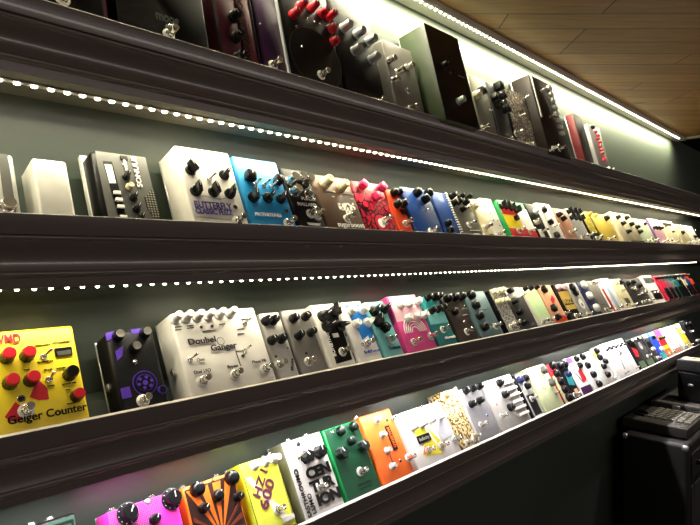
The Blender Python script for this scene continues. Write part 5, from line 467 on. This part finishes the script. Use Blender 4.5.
# shelves: crown-moulding front swept along the wall
def shelf(i):
    z = LIP[i]
    prof = [(.700, 0), (.700, -.0215), (.7004, -.0225), (.7022, -.0230)]
    prof += [(.7034-.0022*math.sin(PI*k/8), -.0232-.0024*(1-math.cos(PI*k/8))) for k in range(9)]
    prof += [(.7050, -.0290)]
    for k in range(1, 13):                          # wide shallow hollow
        q = k/12
        prof.append((.7050+.0062*math.sin(PI*q*.92)+.0055*q, -.0290-.0350*q))
    yb = prof[-1][0]
    prof += [(yb-.0030*math.sin(PI*k/8)+.0006*k/8, -.0645-.0035*(1-math.cos(PI*k/8))) for k in range(1, 9)]
    prof += [(.7140, -.0725), (.7148, -.0735), (.7150, -.0840), (WALL_Y, -.0840), (WALL_Y, -FLOOR_DROP), (.7085, -FLOOR_DROP), (.7085, -.0005), (.7080, 0)]
    bm = bmesh.new()
    a = [bm.verts.new((X0, y, z+dz)) for y, dz in prof]; b2 = [bm.verts.new((X1+.018, y, z+dz)) for y, dz in prof]
    n = len(prof)
    for k in range(n): bm.faces.new((a[k], a[(k+1) % n], b2[(k+1) % n], b2[k]))
    bm.faces.new(a[::-1]); bm.faces.new(b2)
    for f in bm.faces:
        if max(v.co.z for v in f.verts) < z-.0835: f.material_index = 1
    o = structure('trim_%d' % (i+2), new_mesh('shelf_board', bm, [shelf_m, under_m], 35))
    lip = box_mesh('lip_cap', (X0, .6995, z), (X1+.018, .7090, z+.0012), edge_m, .0004, 1)
    link_obj('lip_cap', lip, o)
    if i > 1:                                       # low sloping rest behind the row
        th = math.radians(LEAN[i]); bm = bmesh.new(); z0 = z-FLOOR_DROP
        pr = [(.7485, z0), (.7485+.030*math.tan(th), z0+.030), (WALL_Y, z0+.030), (WALL_Y, z0)]
        a = [bm.verts.new((X0, *q)) for q in pr]; b2 = [bm.verts.new((X1+.018, *q)) for q in pr]
        for k in range(4): bm.faces.new((a[k], a[(k+1) % 4], b2[(k+1) % 4], b2[k]))
        bm.faces.new(a[::-1]); bm.faces.new(b2)
        link_obj('rest_strip', new_mesh('rest_strip', bm, wall_m, 0), o)
for i in (1, 2, 3, 4): shelf(i)

# ------------------------------------------------------------------ LED strips
def emitter(name, col, s):
    m = bpy.data.materials.new(name); m.use_nodes = True; nt = m.node_tree
    b = nt.nodes['Principled BSDF']; b.inputs['Base Color'].default_value = (*col, 1)
    b.inputs['Emission Color'].default_value = (*col, 1); b.inputs['Emission Strength'].default_value = s
    return m
LEDCOL = {0: (1, .93, .66), 1: (1, .91, .64), 2: (1, .91, .68), 3: (1, .95, .95)}
POWER = {0: 10.5, 1: 2.9, 2: 1.65, 3: 3.1}
TILT = {0: -22, 1: 0, 2: 10, 3: 10}                # light aimed off vertical to balance wall and pedals; the tape lies flat
def led_strip(i, y, z, x1, label):
    m = emitter('led_glow', LEDCOL[i], 14)
    root = bpy.data.objects.new('led_strip', None); C.objects.link(root); root.location = (-.6, y, z); root.empty_display_size = .02
    root['label'] = label; root['category'] = 'light strip'
    L_ = x1+.6
    link_obj('tape', box_mesh('tape', (0, -.006, -.0025), (L_, .006, 0), edge_m), root)
    n = int(L_/.0188); xs = [(.01+k*.0188) for k in range(n)]
    bm = bmesh.new(); r_ = .0027 if i == 2 else .0038; lathe(bm, [(r_, -.0024), (r_*.95, -.0044), (r_*.3, -.0052)], 10)
    bmesh.ops.reverse_faces(bm, faces=bm.faces[:])
    led = new_mesh('led', bm, m)
    vis = [x for x in xs if x-.6 > .10]
    near = vis[:100]; rest = [x for x in xs if x not in near]
    for x in near: link_obj('led', led, root, (x, 0, 0))
    bm = bmesh.new()
    for x in rest: box_bm(bm, (x-.0034, -.0030, -.0052), (x+.0034, .0030, -.0024))
    o = link_obj('led_row', new_mesh('led_row', bm, m), root); o['kind'] = 'stuff'
    for a in range(4):                              # the light it gives
        s = L_/4
        ld = bpy.data.lights.new('led_light', 'AREA'); ld.shape = 'RECTANGLE'; ld.size = s*.999; ld.size_y = .006
        ld.energy = POWER[i]*s; ld.color = LEDCOL[i]; ld.spread = math.radians(150)
        lo = bpy.data.objects.new('led_light', ld); C.objects.link(lo); lo.location = (-.6+s*(a+.5), y, z-.0064); lo.rotation_euler = (-math.radians(TILT[i]), 0, 0)
led_strip(0, .777, CEIL_Z-.0140, 3.15, 'long lit strip of tiny lamps where the wooden ceiling meets the wall')
led_strip(1, .750, LIP[1]-.0840, 3.56, 'lit strip of tiny lamps under the topmost shelf')
led_strip(2, .750, LIP[2]-.0840, 3.36, 'lit strip of tiny lamps under the second shelf, half hidden by its moulding')
led_strip(3, .750, LIP[3]-.0840, 3.22, 'lit strip of tiny lamps under the third shelf, shining on the lowest row')

# ------------------------------------------------------------------ things at the lower right
tolex = principled('black_tolex', (.012, .012, .012), .45); wear(tolex, (.014, .014, .014), .3, 900, .6)
def thing(name, label, cat, loc):
    o = bpy.data.objects.new(name, None); C.objects.link(o); o.location = loc; o['label'] = label; o['category'] = cat; o.empty_display_size = .05; return o
AX, AY, AW, AD, AT = 2.31, .545, .86, .225, .90       # cabinet standing on the floor against the wall
amp = thing('amplifier_cabinet', 'black covered amplifier cabinet with metal corners below the bottom shelf', 'amplifier', (AX, AY, 0))
link_obj('body', box_mesh('body', (0, 0, .02), (AW, AD, AT), tolex, .012, 4), amp)
for cx in (0, AW):
    for cy in (0, AD):
        for cz in (.02, AT):
            sx = 1 if cx else -1; sy = 1 if cy else -1; sz = 1 if cz > .5 else -1
            bm = bmesh.new()
            box_bm(bm, (cx+sx*.002-sx*.024, cy+sy*.002-sy*.024, cz+sz*.002-sz*.024), (cx+sx*.002, cy+sy*.002, cz), .009, 3)
            link_obj('corner_guard', new_mesh('corner_guard', bm, mat('satin')), amp)
link_obj('grille_cloth', box_mesh('grille_cloth', (.05, -.003, .08), (AW-.05, .002, AT-.16), mat('rubber'), .001, 1), amp)
bm = bmesh.new(); box_bm(bm, (.05, -.004, AT-.13), (AW-.05, .002, AT-.04), .001, 1)
link_obj('control_panel', new_mesh('control_panel', bm, mat('dgrey2')), amp)
for k in range(8): link_obj('knob', knob_mesh(.010, .014, 'round', 'black'), amp, (.12+k*.085, -.004, AT-.085), UP)
for cx in (.06, AW-.06):
    for cy in (.04, AD-.04):
        bm = bmesh.new(); lathe(bm, [(.016, 0), (.019, .021)], 16, c=(cx, cy)); link_obj('foot', new_mesh('foot', bm, mat('rubber')), amp)
bm = bmesh.new(); box_bm(bm, (-.006, .07, .55), (0, .16, .57), .002, 2); link_obj('handle', new_mesh('handle', bm, mat('rubber')), amp)

# groovebox with a slanted top and rows of keys
gb_m = wear(principled('dark_grey_plastic', lin('3c3a36'), .42), lin('3c3a36'), .1, 40)
key_m = wear(principled('grey_key', lin('88847a'), .4), lin('88847a'), .05, 40)
gx, gy, gw, gd = 2.385, .562, .262, .232
gb = thing('drum_machine', 'flat grey drum machine with rows of square keys, on the black amplifier', 'drum machine', (gx, gy, AT+.0))
bm = bmesh.new(); box_bm(bm, (0, 0, .004), (gw, gd, .042), .004, 3); link_obj('body', new_mesh('body', bm, gb_m), gb)
for cx in (.02, gw-.02):
    for cy in (.02, gd-.02):
        bm = bmesh.new(); lathe(bm, [(.008, 0), (.008, .005)], 12, c=(cx, cy)); link_obj('foot', new_mesh('foot', bm, mat('rubber')), gb)
km = box_mesh('key', (-.0085, -.0105, 0), (.0085, .0105, .006), key_m, .0015, 2)
for r in range(6):
    for q in range(6):
        link_obj('key', km, gb, (.085+r*.030, .020+q*.0265, .042))
for k in range(2):
    bm = bmesh.new()
    pts = [(.030*math.cos(2*PI*t/20), .008*math.sin(2*PI*t/20)) for t in range(20)]
    extrude_poly(bm, pts, 0, .008); link_obj('wheel', new_mesh('wheel', bm, mat('black')), gb, (.085+k*.045, .195, .0418), (0, 0, PI/2-.6))
link_obj('panel', box_mesh('panel', (.012, .012, .0415), (.06, gd-.012, .0426), mat('dgrey'), .0003, 1), gb)

case = thing('equipment_case', 'low flat grey case behind the drum machine on the black amplifier', 'case', (2.662, .565, AT))
link_obj('body', box_mesh('body', (0, 0, 0), (.46, .205, .05), gb_m, .004, 3), case)
link_obj('lid', box_mesh('lid', (.002, .002, .0505), (.458, .203, .064), wear(principled('grey_lid', lin('5a5a56'), .4), lin('5a5a56'), .1, 30), .003, 2), case)
link_obj('latch', box_mesh('latch', (-.004, .09, .03), (0, .12, .058), mat('satin'), .001, 1), case)

sp = thing('small_speaker', 'small upright black speaker with a pale flat top, standing on the grey case', 'speaker', (2.735, .588, AT+.064))
link_obj('body', box_mesh('body', (0, 0, 0), (.10, .095, .128), mat('black'), .006, 3), sp)
link_obj('head', box_mesh('head', (-.003, -.003, .132), (.103, .098, .178), mat('rubber'), .004, 3), sp)
link_obj('neck', box_mesh('neck', (.005, .005, .127), (.095, .09, .133), mat('rubber')), sp)
link_obj('top_plate', box_mesh('top_plate', (.010, .010, .178), (.090, .085, .181), mat('beige'), .001, 1), sp)
bm = bmesh.new(); lathe(bm, [(.009, 0), (.009, .002), (.006, .003)], 18)
link_obj('badge', new_mesh('badge', bm, mat('satin')), sp, (-.0005, .045, .075), (0, -PI/2, 0), (.6, 1.2, 1))
bm = bmesh.new(); lathe(bm, [(.012, 0), (.011, .0015)], 20)
link_obj('vent', new_mesh('vent', bm, mat('dgrey')), sp, (.05, .047, .181))

# red plug standing behind the gold pedal
pl = thing('jack_plug', 'round red jack plug behind the gold pedal on the bottom shelf', 'plug', (1.108, .7905, LIP[4]-FLOOR_DROP+.0305))
bm = bmesh.new(); lathe(bm, [(.010, 0), (.012, .012), (.012, .055), (.0115, .075), (.008, .083), (.002, .085)], 20); link_obj('shell', new_mesh('shell', bm, mat('orangered')), pl)
bm = bmesh.new(); lathe(bm, [(.0125, .040), (.0125, .046)], 20); link_obj('ring', new_mesh('ring', bm, mat('satin')), pl)

# ------------------------------------------------------------------ added fill lights, world, camera
ld = bpy.data.lights.new('shelf_front_fill', 'AREA'); ld.shape = 'RECTANGLE'; ld.size = 8; ld.size_y = .12; ld.energy = 13; ld.color = (1, .88, .80); ld.spread = math.radians(130)  # unseen long fill, added for the shelf fronts and moulding highlights
lo = bpy.data.objects.new('shelf_front_fill', ld); C.objects.link(lo); lo.location = (3.3, -1.3, CEIL_Z-.08); lo.rotation_euler = (math.radians(62), 0, 0)
ld = bpy.data.lights.new('amp_fill', 'AREA'); ld.shape = 'DISK'; ld.size = .08; ld.energy = 1.0; ld.color = (1, .88, .74); ld.spread = math.radians(50)  # unseen fill, added to brighten the amplifier and the gear on it
lo = bpy.data.objects.new('amp_fill', ld); C.objects.link(lo); lo.location = (2.95, .35, CEIL_Z-.03)
lo.rotation_euler = (Vector((2.60, .62, .9))-lo.location).to_track_quat('-Z', 'Y').to_euler()
w = bpy.data.worlds.new('World'); bpy.context.scene.world = w; w.use_nodes = True
w.node_tree.nodes['Background'].inputs[0].default_value = (.9, .75, .7, 1); w.node_tree.nodes['Background'].inputs[1].default_value = .018
cam = bpy.data.cameras.new('Camera'); co = bpy.data.objects.new('Camera', cam); C.objects.link(co)
co.location = (0, 0, CAM_Z); co.rotation_euler = (PI/2, 0, math.atan2(.6990, .7151)-PI/2)
cam.lens = 28.8; cam.sensor_width = 36; cam.shift_y = -8.5/700; cam.clip_start = .02
bpy.context.scene.camera = co
vs = bpy.context.scene.view_settings
vs.view_transform = 'Standard'; vs.look = 'None'; vs.gamma = 1; vs.exposure = 0; vs.use_curve_mapping = False
